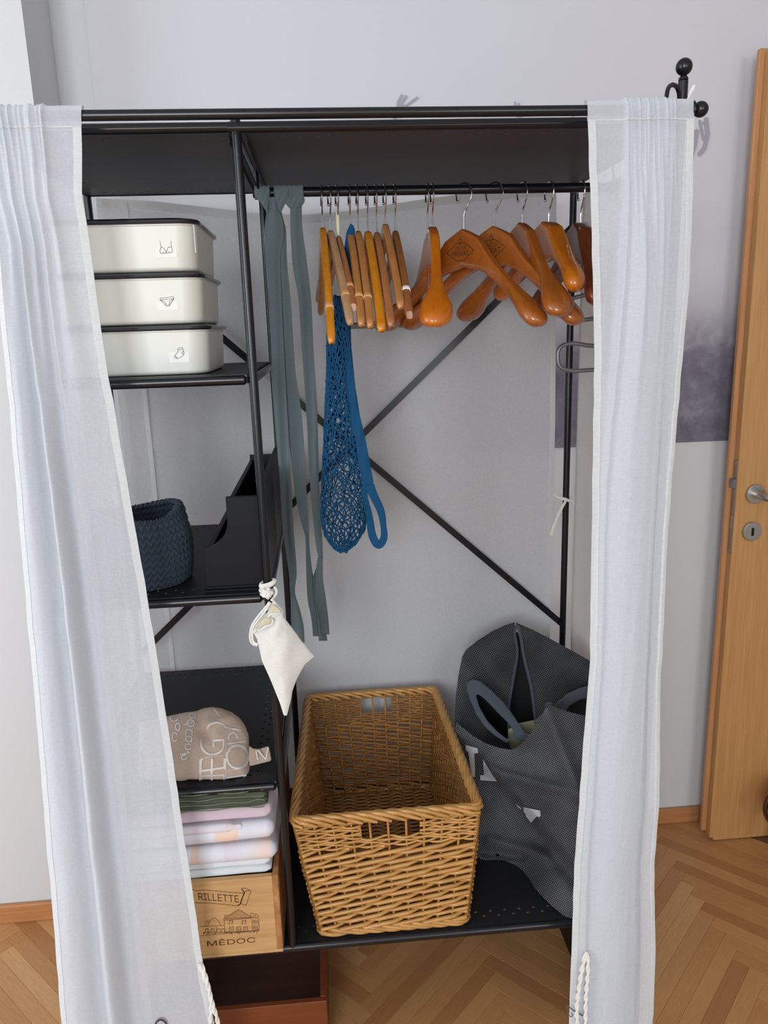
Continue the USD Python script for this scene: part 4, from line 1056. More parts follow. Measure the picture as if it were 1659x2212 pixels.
# ------------------------------------------------------------------ beige printed cloth bag on the third shelf
def beige_bag():
    t = thing('cloth_bag', 'crumpled beige cloth bag with white printed lettering on the shelf', 'bag')
    fr = depth_of([(330, 1690, 1.225), (540, 1685, 1.222), (440, 1640, 1.222), (440, 1570, 1.265), (500, 1530, 1.30), (380, 1560, 1.285), (538, 1600, 1.265), (330, 1570, 1.29)])
    fold = lambda P, d: -.010 * np.exp(-(((P[:, 0] - 455) * .35 + (P[:, 1] - 1562)) / 9) ** 2) * np.clip((P[:, 0] - 432) / 20, 0, 1) * np.clip((520 - P[:, 0]) / 40, 0, 1) + .012 * np.exp(-(((P[:, 0] - 445) / 14) ** 2 + ((P[:, 1] - 1585) / 16) ** 2)) + .012 * (meshkit.fbm(np.c_[P / 40, 0 * d], 3, 6) - .5) - .004 * np.exp(-np.abs((P[:, 0] - 500) * .5 + (P[:, 1] - 1575)) / 6) * np.clip((P[:, 0] - 455) / 20, 0, 1)
    ol = [(300, 1560), (340, 1552), (372, 1545), (400, 1539), (425, 1536), (440, 1530), (458, 1527), (478, 1530), (500, 1538), (518, 1551), (529, 1567), (537, 1588), (538, 1610), (539, 1640), (540, 1670), (539, 1684), (520, 1685), (470, 1687), (430, 1689), (390, 1691), (330, 1693), (300, 1692)]
    me, _ = cushion(ol, fr, .060, 5, .002, 22, fold)
    # the body rests on the plate
    v = np.array(me.vertices); v[:, 2] = np.maximum(v[:, 2], Z3 + TOP + .0006); me = trimesh.Trimesh(v, me.faces, process=False)
    b = obj('bag_body', me, M['beige'], t, smooth=True)
    poly = Polygon(ol)

    def printed(lines, w, name='printed_lettering'):
        g = unary_union([LineString(l).buffer(w / 2) for l in lines]).intersection(poly.buffer(-2))
        P, T = tri_region(g, 2.2)
        d = shapely.distance(shapely.points(P[:, 0], P[:, 1]), poly.boundary); k = np.sqrt(np.clip(1 - np.exp(-d / 22), 0, 1))
        y = fr(P) + fold(P, d) + .030 - (.001 + .029 * k) - .0012
        a = at(P[:, 0], P[:, 1], y); me = trimesh.Trimesh(a, T, process=False); me.fix_normals()
        obj(name, trimesh.Trimesh(a, T, process=False), M['pale_print'], b, smooth=True)
    ell = lambda cx, cy, rx, ry, a0=0, a1=360: [(cx + rx * math.cos(math.radians(q)), cy + ry * math.sin(math.radians(q))) for q in np.linspace(a0, a1, 26)]
    # column of tall capitals turned on their side: H E G C, then N O P
    printed([[(432, 1684), (434, 1642), (437, 1640)], [(432, 1666), (485, 1658)], [(458, 1641), (457, 1686)], [(485, 1640), (485, 1660)]], 4.5)
    printed([[(436, 1683), (436, 1676), (484, 1674), (484, 1686)], [(458, 1676), (458, 1686)]], 4)
    printed([ell(459, 1606, 25, 24, 20, 200) , [(483, 1612), (483, 1598), (461, 1600), (461, 1612)]], 4.5)
    printed([ell(468, 1576, 20, 15, 190, 340) , [(487, 1571), (520, 1578)]], 4.0)
    printed([ell(513, 1635, 23, 25)], 5)
    printed([[(490, 1680), (531, 1674)], [(531, 1674), (524, 1684)]], 4.5)
    printed([[(491, 1607), (531, 1601)], ell(503, 1596, 10, 13, 180, 355)], 4.2)
    printed([[(488, 1690), (488, 1590)], [(431, 1690), (431, 1640)]], 1.4, 'printed_line')
    printed([[(490, 1624), (531, 1617)], [(433, 1637), (484, 1632)], [(490, 1664), (531, 1660)], [(457, 1640), (459, 1632)]], 1.2, 'printed_line')
    printed([[(462, 1531), (472, 1545), (478, 1548)]], 4.0)
    # script column further left
    printed([ell(416, 1546, 7, 5), ell(412, 1562, 8, 7), [(398, 1566), (418, 1558)], ell(408, 1580, 7, 4, 180, 360), [(402, 1580), (402, 1588)], [(415, 1580), (415, 1588)], ell(408, 1596, 7, 6), [(414, 1596), (414, 1604)], ell(407, 1613, 7, 6, 40, 320), [(390, 1630), (410, 1626), (404, 1622)], ell(398, 1636, 6, 5, 0, 300)], 2.4)
    printed([ell(376, 1552, 8, 6, 0, 250), ell(384, 1570, 5, 8), ell(378, 1592, 6, 9, 40, 330)], 2.6)
    me, _ = cushion([(538, 1611), (546, 1617), (560, 1618), (578, 1612), (581, 1613), (586, 1641), (584, 1644), (560, 1650), (540, 1655), (537, 1640)], depth_of([(538, 1630, 1.262), (585, 1628, 1.255), (560, 1655, 1.25), (560, 1612, 1.27)]), .006, 4, .002, 8)
    tb = obj('cloth_tab', me, M['beige'], t, smooth=True)
    P, T = tri_region(unary_union([LineString(l).buffer(1.6) for l in ([(557, 1621), (574, 1640), (579, 1616)], [(553, 1622), (558, 1648)])]), 2)
    obj('printed_lettering', trimesh.Trimesh(at(P[:, 0], P[:, 1], np.interp(P[:, 0], [538, 585], [1.2615, 1.2530]) - .0022), T, process=False), M['pale_print'], tb, smooth=True)


M['pale_print'] = plain('pale_lettering', lin(212, 206, 202), .85, (900.0, .25, .001))
M['beige'] = cloth('beige_cotton', lin(196, 176, 160), .1, 0.0, 1100.0)
beige_bag()


# ------------------------------------------------------------------ folded linen
def checks(name, base, stripes):
    """cloth with woven colour bands across; stripes are (x0, x1, colour)"""
    n = {'g': ('geometry', {}), 's': ('separate_xyz', {}), 'p': ('principled_bsdf', {'roughness': .9}), 't': ('texture_coordinate', {}), 'nz': ('noise_texture', {'scale': 900.0, 'detail': 2.0}), 'b': ('bump', {'strength': .15, 'distance': .0008}),
         'mr': ('map_range', {'from_min': -.5, 'from_max': 0.0})}
    stops = []
    for x0, x1, c in stripes:
        q0, q1 = (x0 + .5) / .5, (x1 + .5) / .5; stops += [(q0 - .002, base), (q0, c), (q1, c), (q1 + .002, base)]
    n['r'] = ('rgb_ramp', {'ramp': [(0, base)] + stops + [(1, base)]})
    return mat(name, n, [('g.position', 's.vector'), ('s.x', 'mr.value'), ('mr.result', 'r.fac'), ('r.color', 'p.base_color'), ('t.object', 'nz.vector'), ('nz.fac', 'b.height'), ('b.normal', 'p.normal')])


def folded(x0, x1, y0, y1, z0, z1, layers, wob, seed, slump=0.0):
    """a folded cloth: rounded stack of layers with soft creases between them on the front"""
    out = []; dz = (z1 - z0) / layers
    for l in range(layers):
        nx, na = 60, 14; r = dz / 2
        xs = np.linspace(x0, x1, nx); rg = np.random.default_rng(seed + l)
        yo = rg.uniform(-.002, .002)
        a = np.linspace(-PI / 2, PI / 2, na); rings = []
        for i, x in enumerate(xs):
            w1 = wob * (meshkit.fbm(np.array([[x * 14, l * 3.1 + seed, 0]]), 3, seed)[0] - .5)
            w2 = wob * 2 * (meshkit.fbm(np.array([[x * 9, l * 1.7 + seed, 5]]), 2, seed + 3)[0] - .5)
            e = min(x - x0, x1 - x); k = math.sqrt(np.clip(e / .012, .12, 1))
            sl = slump * (x - x0) / (x1 - x0)
            zc = z0 + dz * (l + .5) + w1 + sl
            f = np.c_[np.full(na, x), (y0 + yo + w2 + r) - r * np.cos(a) * k, zc + r * .985 * np.sin(a) * k]
            b = np.c_[np.full(na, x), y1 - r + r * np.cos(a[::-1]) * k, zc + r * .985 * np.sin(a[::-1]) * k]
            rings.append(np.vstack([f, b]))
        out.append(loft(rings))
    return out


W_ = lin(224, 224, 232); PEACH = lin(236, 206, 192); PE2 = lin(240, 210, 198); LIL = lin(222, 214, 228)
M['check_lower'] = checks('checked_linen_lower', W_, [(-.275, -.262, PEACH), (-.217, -.178, LIL), (-.1775, -.137, PE2)])
M['check_upper'] = checks('checked_linen_upper', W_, [(-.229, -.190, lin(240, 212, 194))])
M['small_linen'] = checks('edged_linen', lin(226, 220, 228), [(-.208, -.2055, PEACH)])
M['white_linen'] = cloth('white_linen', lin(232, 236, 240), .1, 0.0, 1100.0)
M['pink_linen'] = cloth('pink_linen', lin(224, 206, 216), .1, 0.0, 1100.0)
M['rose_linen'] = cloth('rose_linen', lin(196, 168, 170), .1, 0.0, 1100.0)
M['green_linen'] = cloth('olive_green_linen', lin(94, 102, 86), .1, 0.0, 1100.0)
M['green_edge'] = plain('olive_hem', lin(112, 120, 98), .9)
zat = lambda v, u=500, y=1.20: float(at(u, v, y)[2])
for nm, lab, x0, x1, za, zb_, lay, wob, mt, sl, yf in (
    ('folded_sheet', 'crumpled white sheet folded on top of the wine crate', -.445, -.136, zat(1900), zat(1866), 2, .0040, 'white_linen', .002, 1.205),
    ('folded_linen', 'thick white folded linen with a pink check, lower of the two checked ones', -.445, -.1225, zat(1872), zat(1835), 1, .0015, 'check_lower', .001, 1.199),
    ('folded_linen', 'thick white folded linen with a peach check, upper of the two checked ones', -.445, -.1245, zat(1834), zat(1797), 1, .0020, 'check_upper', .008, 1.201),
    ('folded_linen', 'small thin folded linen with a narrow orange edge in the stack', -.445, -.192, zat(1803), zat(1785), 1, .0008, 'small_linen', 0, 1.201),
    ('folded_linen', 'pale pink folded linen below the green one', -.445, -.128, zat(1783), zat(1752), 1, .0018, 'pink_linen', .004, 1.203)):
    t = thing(nm, lab, 'linen', 'linen stacked on the crate')
    for me in folded(x0, x1, yf, 1.50, za, zb_, lay, wob, int(abs(x1) * 1000), sl):
        obj('fold', me, M[mt], t, smooth=True)
    if mt == 'small_linen':
        obj('inner_fold', box(x1 - .012, x1 + .0115, yf + .004, 1.48, za + .002, zb_ - .004, .004), M['small_linen'], t)
t = thing('folded_linen', 'dark olive green folded linen on top of the stack', 'linen', 'linen stacked on the crate')
for k, me in enumerate(folded(-.445, -.134, 1.203, 1.48, zat(1752), zat(1709), 4, .0035, 21, .001)):
    obj('fold', me, M['green_linen'], t, smooth=True)
for k in range(4):
    z = zat(1747 - 11 * k); xs = np.linspace(-.44, -.139, 70)
    P = np.stack([xs, 1.2015 + .0012 * np.sin(xs * 90 + k), z + .0025 * (meshkit.fbm(np.c_[xs * 16, 0 * xs + k, 0 * xs], 3, k) - .5) * 2 + .004 * np.exp(-((xs + .150) / .012) ** 2) * (1 if k % 2 else -.6)], -1)
    obj('hem_edge', tube(P, .0011, 6), M['green_edge'], t)
t = thing('folded_linen', 'rose folded linen standing behind the green one at the post', 'linen', 'linen stacked on the crate')
obj('fold', folded(-.36, -.1245, 1.262, 1.49, zat(1752), zat(1722), 1, .002, 33)[0], M['rose_linen'], t, smooth=True)


# ------------------------------------------------------------------ wine crate
def crate():
    t = thing('wine_crate', 'pale wooden wine crate branded with a banner and a house, on the bottom shelf', 'crate')
    x0, x1, y0, y1, z0, z1 = -.447, -.1235, 1.190, 1.60, ZB + TOP + .0012, .4815
    f = obj('front_panel', box(x0 + .0105, x1 - .0105, y0, y0 + .012, z0 + .006, z1 - .002, .001), M['pine'], t)
    obj('back_panel', box(x0 + .0105, x1 - .0105, y1 - .012, y1, z0 + .006, z1 - .002, .001), M['pine'], t)
    for a in (x0, x1 - .0105):
        obj('side_panel', box(a, a + .0105, y0 - .0004, y1, z0 + .006, z1, .0012), M['pine_end' if a > -.2 else 'pine'], t)
    obj('base_panel', box(x0, x1, y0 - .001, y1, z0, z0 + .006, .0012), M['pine'], t)
    px = lambda u, v: tuple(at(u, v, y0)[[0, 2]])
    Z = lambda a, b: px(380 + a / 5.673, 1690 + b / 5.673)
    L = lambda *p: [Z(*q) for q in p]
    thin = [L((180, 1300), (215, 1315), (260, 1330), (330, 1318), (500, 1330), (650, 1345), (825, 1360)), L((150, 1460), (265, 1478), (420, 1478), (620, 1498), (755, 1512), (785, 1490)),
            L((825, 1360), (835, 1345), (800, 1305), (812, 1296), (850, 1297), (905, 1320), (921, 1335), (905, 1370), (870, 1480), (862, 1508), (795, 1485)), L((800, 1305), (845, 1340), (840, 1360), (800, 1450), (785, 1490)), L((815, 1305), (825, 1330)), L((845, 1340), (870, 1330), (905, 1322))]
    obj('branded_banner', prism(strokes(thin, .0008), y0 - .0003, y0 + .0003), M['brand'], f, smooth=False)
    obj('branded_banner', prism(strokes([L((838, 1352), (812, 1420), (790, 1490), (760, 1508))], .0020), y0 - .0003, y0 + .0003), M['brand'], f, smooth=False)

    def text(s, a, b, hpx, bold):
        p, q = np.array(Z(*a)), np.array(Z(*b)); me = meshkit.text_mesh(s, .02, .0006, bold=bold); v = np.array(me.vertices)
        k = (v[:, 0] - v[:, 0].min()) / (v[:, 0].max() - v[:, 0].min()); hh = abs(np.array(Z(0, 0)) - np.array(Z(0, hpx)))[1]
        w = p[0] + (q[0] - p[0]) * k; z = p[1] + (q[1] - p[1]) * k + v[:, 1] / .02 * hh
        me = trimesh.Trimesh(np.stack([w, y0 - .0003 + .0006 - v[:, 2], z], -1), me.faces, process=False); me.fix_normals()
        obj('branded_lettering', me, M['brand'], f, smooth=False)
    text('RILLETTE', (278, 1438), (772, 1470), 92, False)
    text('MÊDOC', (385, 2008), (975, 1958), 68, False)
    house = [L((590, 1690), (600, 1840)), L((590, 1690), (925, 1662)), L((770, 1556), (590, 1672), (585, 1690)), L((770, 1556), (925, 1650), (1010, 1662)), L((930, 1672), (940, 1822)), L((1015, 1672), (1022, 1800)), L((600, 1672), (930, 1655)),
             L((930, 1822), (1022, 1800)), L((600, 1840), (930, 1822)), L((590, 1668), (598, 1628), (625, 1630), (625, 1655)), L((915, 1640), (918, 1600), (945, 1602), (950, 1640)), L((965, 1650), (970, 1610), (1005, 1630), (1010, 1662)),
             L((300, 1770), (590, 1752)), L((385, 1760), (420, 1690), (470, 1655), (520, 1690), (550, 1755)), L((495, 1765), (497, 1835)), L((385, 1840), (595, 1835)), L((300, 1880), (600, 1850), (800, 1835), (1020, 1818)), L((350, 1760), (380, 1700), (400, 1700))]
    rr = random.Random(2)
    for k in range(16):
        a = 620 + k * 19; house.append(L((a, 1668 - k * .6), (a + 10, 1668 - min(100, 20 + (a - 600) * .6 if a < 770 else (925 - a) * .62 + 8))))
    for wx in (660, 690, 810, 850): house.append(L((wx, 1690), (wx - 8, 1740))); 
    for wx in (655, 745, 830): house += [L((wx, 1840), (wx, 1770), (wx + 40, 1768)), L((wx + 45, 1765), (wx + 48, 1832)), L((wx + 20, 1832), (wx + 20, 1780))]
    for wx in (655, 820): house += [L((wx, 1745), (wx, 1692), (wx + 35, 1690)), L((wx + 40, 1690), (wx + 42, 1738))]
    for k in range(5): house += [L((945 + 14 * k, 1690), (950 + 14 * k, 1735)), L((945 + 14 * k, 1755), (950 + 14 * k, 1800))]
    for wx in (360, 430, 510, 560): house += [L((wx, 1845), (wx, 1795), (wx + 35, 1795), (wx + 35, 1840))]
    for k in range(60):
        a = rr.uniform(320, 1020); b = 1850 - (a - 320) * .04 + rr.uniform(-14, 20); house.append(L((a, b), (a + rr.uniform(6, 18), b - rr.uniform(-8, 12))))
    obj('branded_house', prism(strokes(house, .0007), y0 - .0003, y0 + .0003), M['brand'], f, smooth=False)


crate()


# ------------------------------------------------------------------ wicker basket
def wicker():
    t = thing('wicker_basket', 'deep rectangular woven willow basket with handle slots on the bottom shelf', 'basket')
    z0, z1 = ZB + TOP + .0055, .568
    Bq = {'fl': (-.052, 1.222), 'fr': (.221, 1.222), 'br': (.214, 1.650), 'bl': (-.046, 1.650)}
    Tq = {'fl': (-.090, 1.212), 'fr': (.245, 1.212), 'br': (.233, 1.684), 'bl': (-.072, 1.684)}
    p3 = lambda q, k, z: np.array([*q[k], z])
    rg = np.random.default_rng(9)

    def wall(a, b, n):
        A0, A1, B0, B1 = p3(Bq, a, z0), p3(Tq, a, z1), p3(Bq, b, z0), p3(Tq, b, z1)
        nrm = np.cross(B0 - A0, A1 - A0); nrm /= np.linalg.norm(nrm)
        def P(s, tt, o=0.0):
            s, tt = np.asarray(s, float)[..., None], np.asarray(tt, float)[..., None]
            return (A0 * (1 - s) + B0 * s) * (1 - tt) + (A1 * (1 - s) + B1 * s) * tt + nrm * np.asarray(o, float)[..., None]
        return P, n
    walls = {'front': wall('fl', 'fr', 11), 'right': wall('fr', 'br', 18), 'back': wall('br', 'bl', 11), 'left': wall('bl', 'fl', 18)}
    hgt = z1 - z0; amp = .0042; zone = .74
    for nm, (P, n) in walls.items():
        rods_, thin = [], []; d = .0089 if nm == 'front' else .0074
        lev = int(zone * hgt / (2 * d)) + 1
        for k in range(-1, lev + 1):
            for i in range(-4 + (k % 2), n, 2):
                q = np.linspace(0, 4, 17); s = (i + q) / (n - 1)
                tz = ((k * 2 + .35) * d + q / 4 * 2 * d + rg.normal(0, .0006)) / hgt
                ok = (s >= -.012) & (s <= 1.012) & (tz > .005) & (tz < zone + .015)
                if ok.sum() < 4: continue
                o = amp * np.interp(q, [0, .3, 1, 3, 3.7, 4], [-1.1, -.5, 1, 1, -.5, -1.1])
                rr = .0040 + rg.normal(0, .0003)
                rods_.append(tube(P(s[ok], tz[ok], o[ok]), rr * np.interp(q[ok], [0, 1, 3, 4], [.8, 1, 1, .7]), 7))
        rows = int((1 - zone) * hgt / .0040)
        for k in range(rows):
            tz = zone + .01 + (k + .5) * .0040 / hgt
            q = np.linspace(0, n - 1, (n - 1) * 4 + 1); s = q / (n - 1)
            o = .0030 * np.cos(PI * (q + k)) * (1 if nm != 'x' else 1)
            tzz = tz + .0018 / hgt * np.sin(q * PI + k * 1.3) + rg.normal(0, .0004)
            spans = [(0, len(q))]
            if nm in ('front', 'back') and .825 < tz < .985:
                g0, g1 = (.365, .665) if nm == 'front' else (.345, .605)
                spans = [(0, int(g0 * len(q)) + 1), (int(g1 * len(q)), len(q))]
            for a, b in spans:
                thin.append(tube(P(s[a:b], np.broadcast_to(tzz, s.shape)[a:b], o[a:b]), .0024, 5))
        if nm == 'front':
            for r_ in rods_: obj('weaving_rod', r_, M['willow'], t, smooth=True)
            obj('upper_weave', thin, M['willow'], t, smooth=True, kind='stuff')
        else:
            obj('side_weave', rods_ + thin, M['willow_dark'], t, smooth=True, kind='stuff')
        for i in range(n):
            s = i / (n - 1); e = i in (0, n - 1)
            obj('stake', tube(P(np.full(6, s), np.linspace(0, 1.0, 6)), .0044 if e else .0024, 7), M['willow'], t, smooth=True)
    # borders: rods that lean over each other along the rim and along the foot

    def border(Q, z, rad, step, length, path, name, rows):
        c = rrect(0, 1, 0, 1, .2); corners = [Q[k] for k in ('fl', 'fr', 'br', 'bl')]
        line = LineString([*corners, corners[0]]); poly = Polygon(corners); ring = poly.buffer(-.012).buffer(.012).exterior
        if ring.is_ccw is False: ring = LineString(list(ring.coords)[::-1])
        tot = ring.length; cen = np.array(poly.centroid.coords[0]); k = int(tot / step)
        for i in range(k):
            u = np.linspace(0, 1, 12); pos = np.array([ring.interpolate((i * step + q * length) % tot).coords[0] for q in u]); nx = np.array([ring.interpolate((i * step + q * length + .002) % tot).coords[0] for q in u])
            tn = nx - pos; tn /= np.linalg.norm(tn, axis=1, keepdims=True); out = np.stack([tn[:, 1], -tn[:, 0]], 1)
            oo, zz = np.interp(u, *path[0]), np.interp(u, *path[1])
            obj(name, tube(np.c_[pos + out * oo[:, None], z + zz], rad * np.interp(u, [0, .1, .85, 1], [.8, 1, 1, .6]), 7), M['willow'], t, smooth=True)
    border(Tq, z1 + .004, .0046, .026, .110, (([0, .25, .6, 1], [-.007, -.004, .004, .009]), ([0, .25, .6, 1], [-.006, .005, .006, -.008])), 'rim_rod', 1)
    border(Bq, z0 + .003, .0042, .030, .085, (([0, .3, .7, 1], [.002, .007, .008, .004]), ([0, .3, .7, 1], [.007, .003, -.0025, -.0040])), 'foot_rod', 1)
    # woven floor
    fl = []
    for i in range(9):
        s = (i + .5) / 9; a = np.array(Bq['fl']) * (1 - s) + np.array(Bq['fr']) * s; b = np.array(Bq['bl']) * (1 - s) + np.array(Bq['br']) * s
        obj('base_stick', tube([[*a, z0 + .002], [*(a + b) / 2, z0 + .002], [*b, z0 + .002]], .0035, 6), M['willow_dark'], t)
    for r_ in range(64):
        v = r_ / 64; q = np.linspace(0, 9, 37); s = q / 9
        a = np.array(Bq['fl']) * (1 - v) + np.array(Bq['bl']) * v; b = np.array(Bq['fr']) * (1 - v) + np.array(Bq['br']) * v
        xy = a + (b - a) * s[:, None]; xy[:, 1] += .006 * np.abs((q % 2) - 1) - .003
        fl.append(tube(np.c_[xy, z0 + .003 + .0030 * np.cos(PI * (q + r_))], .0038, 6))
    obj('base_weave', fl, M['willow_dark'], t, smooth=True, kind='stuff')


wicker()


# ------------------------------------------------------------------ grey tweed carrier bag
def tweed(name, dots, least):
    n = {'uv': ('uvmap', {'attribute': 'st'}), 'nz': ('noise_texture', {'scale': 5.0, 'detail': 2.0}), 'wv': ('vector_math', {'math_type': 'add'}), 'sc': ('vector_math', {'math_type': 'scale', 'scale': .004}),
         'wx': ('wave_texture', {'bands_direction': 'x', 'scale': 101.0}), 'wy': ('wave_texture', {'bands_direction': 'y', 'scale': 101.0}), 'm': ('math', {'math_type': 'multiply'}), 'big': ('noise_texture', {'scale': 13.0, 'detail': 3.0}), 'bm': ('map_range', {'from_min': .35, 'from_max': .65, 'to_min': least, 'to_max': 1.2}), 'mm': ('math', {'math_type': 'multiply'}),
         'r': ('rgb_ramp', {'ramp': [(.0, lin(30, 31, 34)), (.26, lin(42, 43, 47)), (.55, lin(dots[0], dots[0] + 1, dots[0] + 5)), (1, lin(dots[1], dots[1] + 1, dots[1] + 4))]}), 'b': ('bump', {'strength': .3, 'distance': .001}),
         'p': ('principled_bsdf', {'roughness': .95})}
    l = [('uv.UV', 'nz.vector'), ('nz.color', 'sc.vector1'), ('uv.UV', 'wv.vector1'), ('sc.vector', 'wv.vector2'), ('wv.vector', 'wx.vector'), ('wv.vector', 'wy.vector'), ('wx.fac', 'm.value1'), ('wy.fac', 'm.value2'),
         ('uv.UV', 'big.vector'), ('big.fac', 'bm.value'), ('m.value', 'mm.value1'), ('bm.result', 'mm.value2'), ('mm.value', 'r.fac'), ('m.value', 'b.height'), ('b.normal', 'p.normal'), ('r.color', 'p.base_color')]
    return mat(name, n, l)


M['tweed'] = tweed('black_white_tweed', (92, 138), .6); M['tweed_lit'] = tweed('black_white_tweed_lit', (128, 186), .85)  # one tweed in two tones: light on the front painted into a lighter copy


def tweed_bag():
    t = thing('carrier_bag', 'large slumped grey tweed carrier bag with white letters on the bottom shelf', 'bag')
    hood = depth_of([(1112, 1345, 1.640), (1000, 1415, 1.60), (985, 1560, 1.525), (1040, 1620, 1.495), (1200, 1386, 1.585), (1270, 1420, 1.49), (1310, 1480, 1.43), (1095, 1600, 1.515), (1160, 1560, 1.50), (1270, 1520, 1.47)])
    front = depth_of([(1000, 1600, 1.455), (1060, 1600, 1.40), (1120, 1617, 1.37), (1182, 1528, 1.33), (1280, 1548, 1.33), (1000, 1700, 1.435), (1060, 1700, 1.395), (1050, 1860, 1.388), (1110, 1868, 1.368), (1150, 1920, 1.295), (1232, 1986, 1.208), (1290, 1995, 1.20), (1255, 1710, 1.275), (1290, 1760, 1.26), (1150, 1720, 1.35), (1180, 1820, 1.31), (1100, 1800, 1.39), (1240, 1880, 1.235)])

    def uvs(P):                     # the cloth's own weave, unrolled flat
        a = math.radians(28); return np.stack([P[:, 0] * math.cos(a) - P[:, 1] * math.sin(a), P[:, 0] * math.sin(a) + P[:, 1] * math.cos(a)], 1) * .00085

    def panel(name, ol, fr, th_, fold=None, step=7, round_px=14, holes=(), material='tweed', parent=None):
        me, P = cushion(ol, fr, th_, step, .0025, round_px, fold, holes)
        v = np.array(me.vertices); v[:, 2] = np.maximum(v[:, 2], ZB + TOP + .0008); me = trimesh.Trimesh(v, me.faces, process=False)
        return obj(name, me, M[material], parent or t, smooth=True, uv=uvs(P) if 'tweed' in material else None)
    line = lambda P, a, b: ((P[:, 0] - a[0]) * (b[1] - a[1]) - (P[:, 1] - a[1]) * (b[0] - a[0])) / math.hypot(b[0] - a[0], b[1] - a[1])

    def seg(P, a, b):
        a, b = np.array(a, float), np.array(b, float); k = np.clip(((P - a) @ (b - a)) / ((b - a) @ (b - a)), 0, 1); return np.linalg.norm(P - a - k[:, None] * (b - a), axis=1)
    hf = lambda P, d: -.008 * np.exp(-(seg(P, (995, 1425), (1090, 1560)) / 14) ** 2) - .008 * np.exp(-(seg(P, (1150, 1560), (1300, 1440)) / 16) ** 2) + .006 * np.exp(-(seg(P, (1030, 1420), (1095, 1500)) / 10) ** 2) + .005 * np.exp(-(seg(P, (1160, 1530), (1300, 1480)) / 8) ** 2)
    left = [(1113, 1344), (1095, 1349), (1062, 1364), (1030, 1385), (1006, 1404), (998, 1420), (990, 1460), (984, 1510), (982, 1560), (985, 1620), (1000, 1640), (1030, 1650), (1075, 1640), (1110, 1620), (1104, 1600), (1099, 1560), (1099, 1525), (1107, 1480), (1112, 1440), (1117, 1405), (1112, 1372), (1112, 1352)]
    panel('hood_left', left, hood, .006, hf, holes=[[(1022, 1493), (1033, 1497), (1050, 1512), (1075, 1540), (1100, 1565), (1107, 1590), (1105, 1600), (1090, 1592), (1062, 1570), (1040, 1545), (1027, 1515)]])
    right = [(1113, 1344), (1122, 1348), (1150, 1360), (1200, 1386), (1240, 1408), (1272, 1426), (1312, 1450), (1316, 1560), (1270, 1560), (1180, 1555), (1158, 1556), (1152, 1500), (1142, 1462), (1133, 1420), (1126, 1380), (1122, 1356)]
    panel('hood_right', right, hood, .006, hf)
    ff = lambda P, d: (-.024 * np.exp(-(seg(P, (1180, 1535), (1250, 1712)) / 16) ** 2) - .020 * np.exp(-(seg(P, (1060, 1665), (1252, 1715)) / 12) ** 2) + .024 * np.exp(-(seg(P, (1060, 1690), (1250, 1905)) / 20) ** 2) - .008 * np.exp(-(seg(P, (1050, 1640), (1235, 1850)) / 9) ** 2)
                       - .020 * np.exp(-(seg(P, (1060, 1815), (1180, 1850)) / 14) ** 2) + .016 * np.exp(-(seg(P, (1040, 1840), (1130, 1850)) / 8) ** 2) + .006 * (meshkit.fbm(np.c_[P / 60, 0 * d], 3, 2) - .5))
    fol = [(985, 1560), (1000, 1572), (1022, 1590), (1050, 1606), (1080, 1616), (1107, 1620), (1122, 1612), (1150, 1578), (1168, 1553), (1178, 1530), (1186, 1521), (1196, 1526), (1230, 1538), (1276, 1549), (1316, 1554), (1322, 1700), (1320, 1900), (1312, 1990), (1270, 1992), (1232, 1988), (1215, 1976), (1186, 1952), (1160, 1925), (1140, 1895), (1128, 1880), (1110, 1869), (1080, 1866), (1050, 1864), (1030, 1850), (1015, 1800), (1000, 1740), (985, 1660), (980, 1600)]
    fp = panel('front_panel', fol, front, .007, ff, 6, 12, material='tweed_lit')
    poly = Polygon(fol)

    def on_front(ol, name, lift=.0032):
        g = Polygon(ol).buffer(0); P, T = tri_region(g, 2.5); d = shapely.distance(shapely.points(P[:, 0], P[:, 1]), poly.boundary)
        k = np.sqrt(np.clip(1 - np.exp(-d / 12), 0, 1)); y = front(P) + ff(P, d) + .0035 - (.00125 + .00225 * k) - lift
        obj(name, trimesh.Trimesh(at(P[:, 0], P[:, 1], y), T, process=False), M['white_print'], fp, smooth=True)
    z7 = lambda *q: [(960 + a / 4.809, 1560 + b / 4.809) for a, b in q]
    on_front(z7((220, 236), (345, 272), (350, 320), (310, 325), (318, 470), (318, 575), (285, 560), (262, 420), (248, 315), (222, 290)), 'printed_letter')
    on_front(z7((400, 385), (470, 500), (545, 615), (372, 603), (370, 550), (410, 548)), 'printed_letter')
    on_front(z7((820, 882), (995, 918), (998, 975), (985, 988), (958, 978), (900, 1045), (842, 970), (848, 955), (825, 935)), 'printed_letter')
    on_front(z7((738, 850), (790, 885), (797, 910), (765, 880)), 'printed_letter')
    # dark inside, a solid bag of lining behind the opening
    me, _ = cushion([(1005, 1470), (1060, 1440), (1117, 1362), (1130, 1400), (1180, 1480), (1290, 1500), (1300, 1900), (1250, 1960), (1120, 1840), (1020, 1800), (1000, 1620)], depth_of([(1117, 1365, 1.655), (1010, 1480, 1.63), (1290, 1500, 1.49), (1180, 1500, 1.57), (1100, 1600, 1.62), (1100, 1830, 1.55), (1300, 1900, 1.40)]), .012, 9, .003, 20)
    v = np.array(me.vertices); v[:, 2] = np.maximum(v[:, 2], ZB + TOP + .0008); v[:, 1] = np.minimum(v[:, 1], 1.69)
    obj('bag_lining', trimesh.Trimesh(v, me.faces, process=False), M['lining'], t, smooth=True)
    # bound slit
    def binding(px, w, fr, lift, name='binding'):
        P = np.array(px, float); y = fr(P) - lift
        obj(name, bar(smoothpath(at(P[:, 0], P[:, 1], y), 40), w, .0022, [0, 1, 0]), M['slate_band'], t, smooth=30)
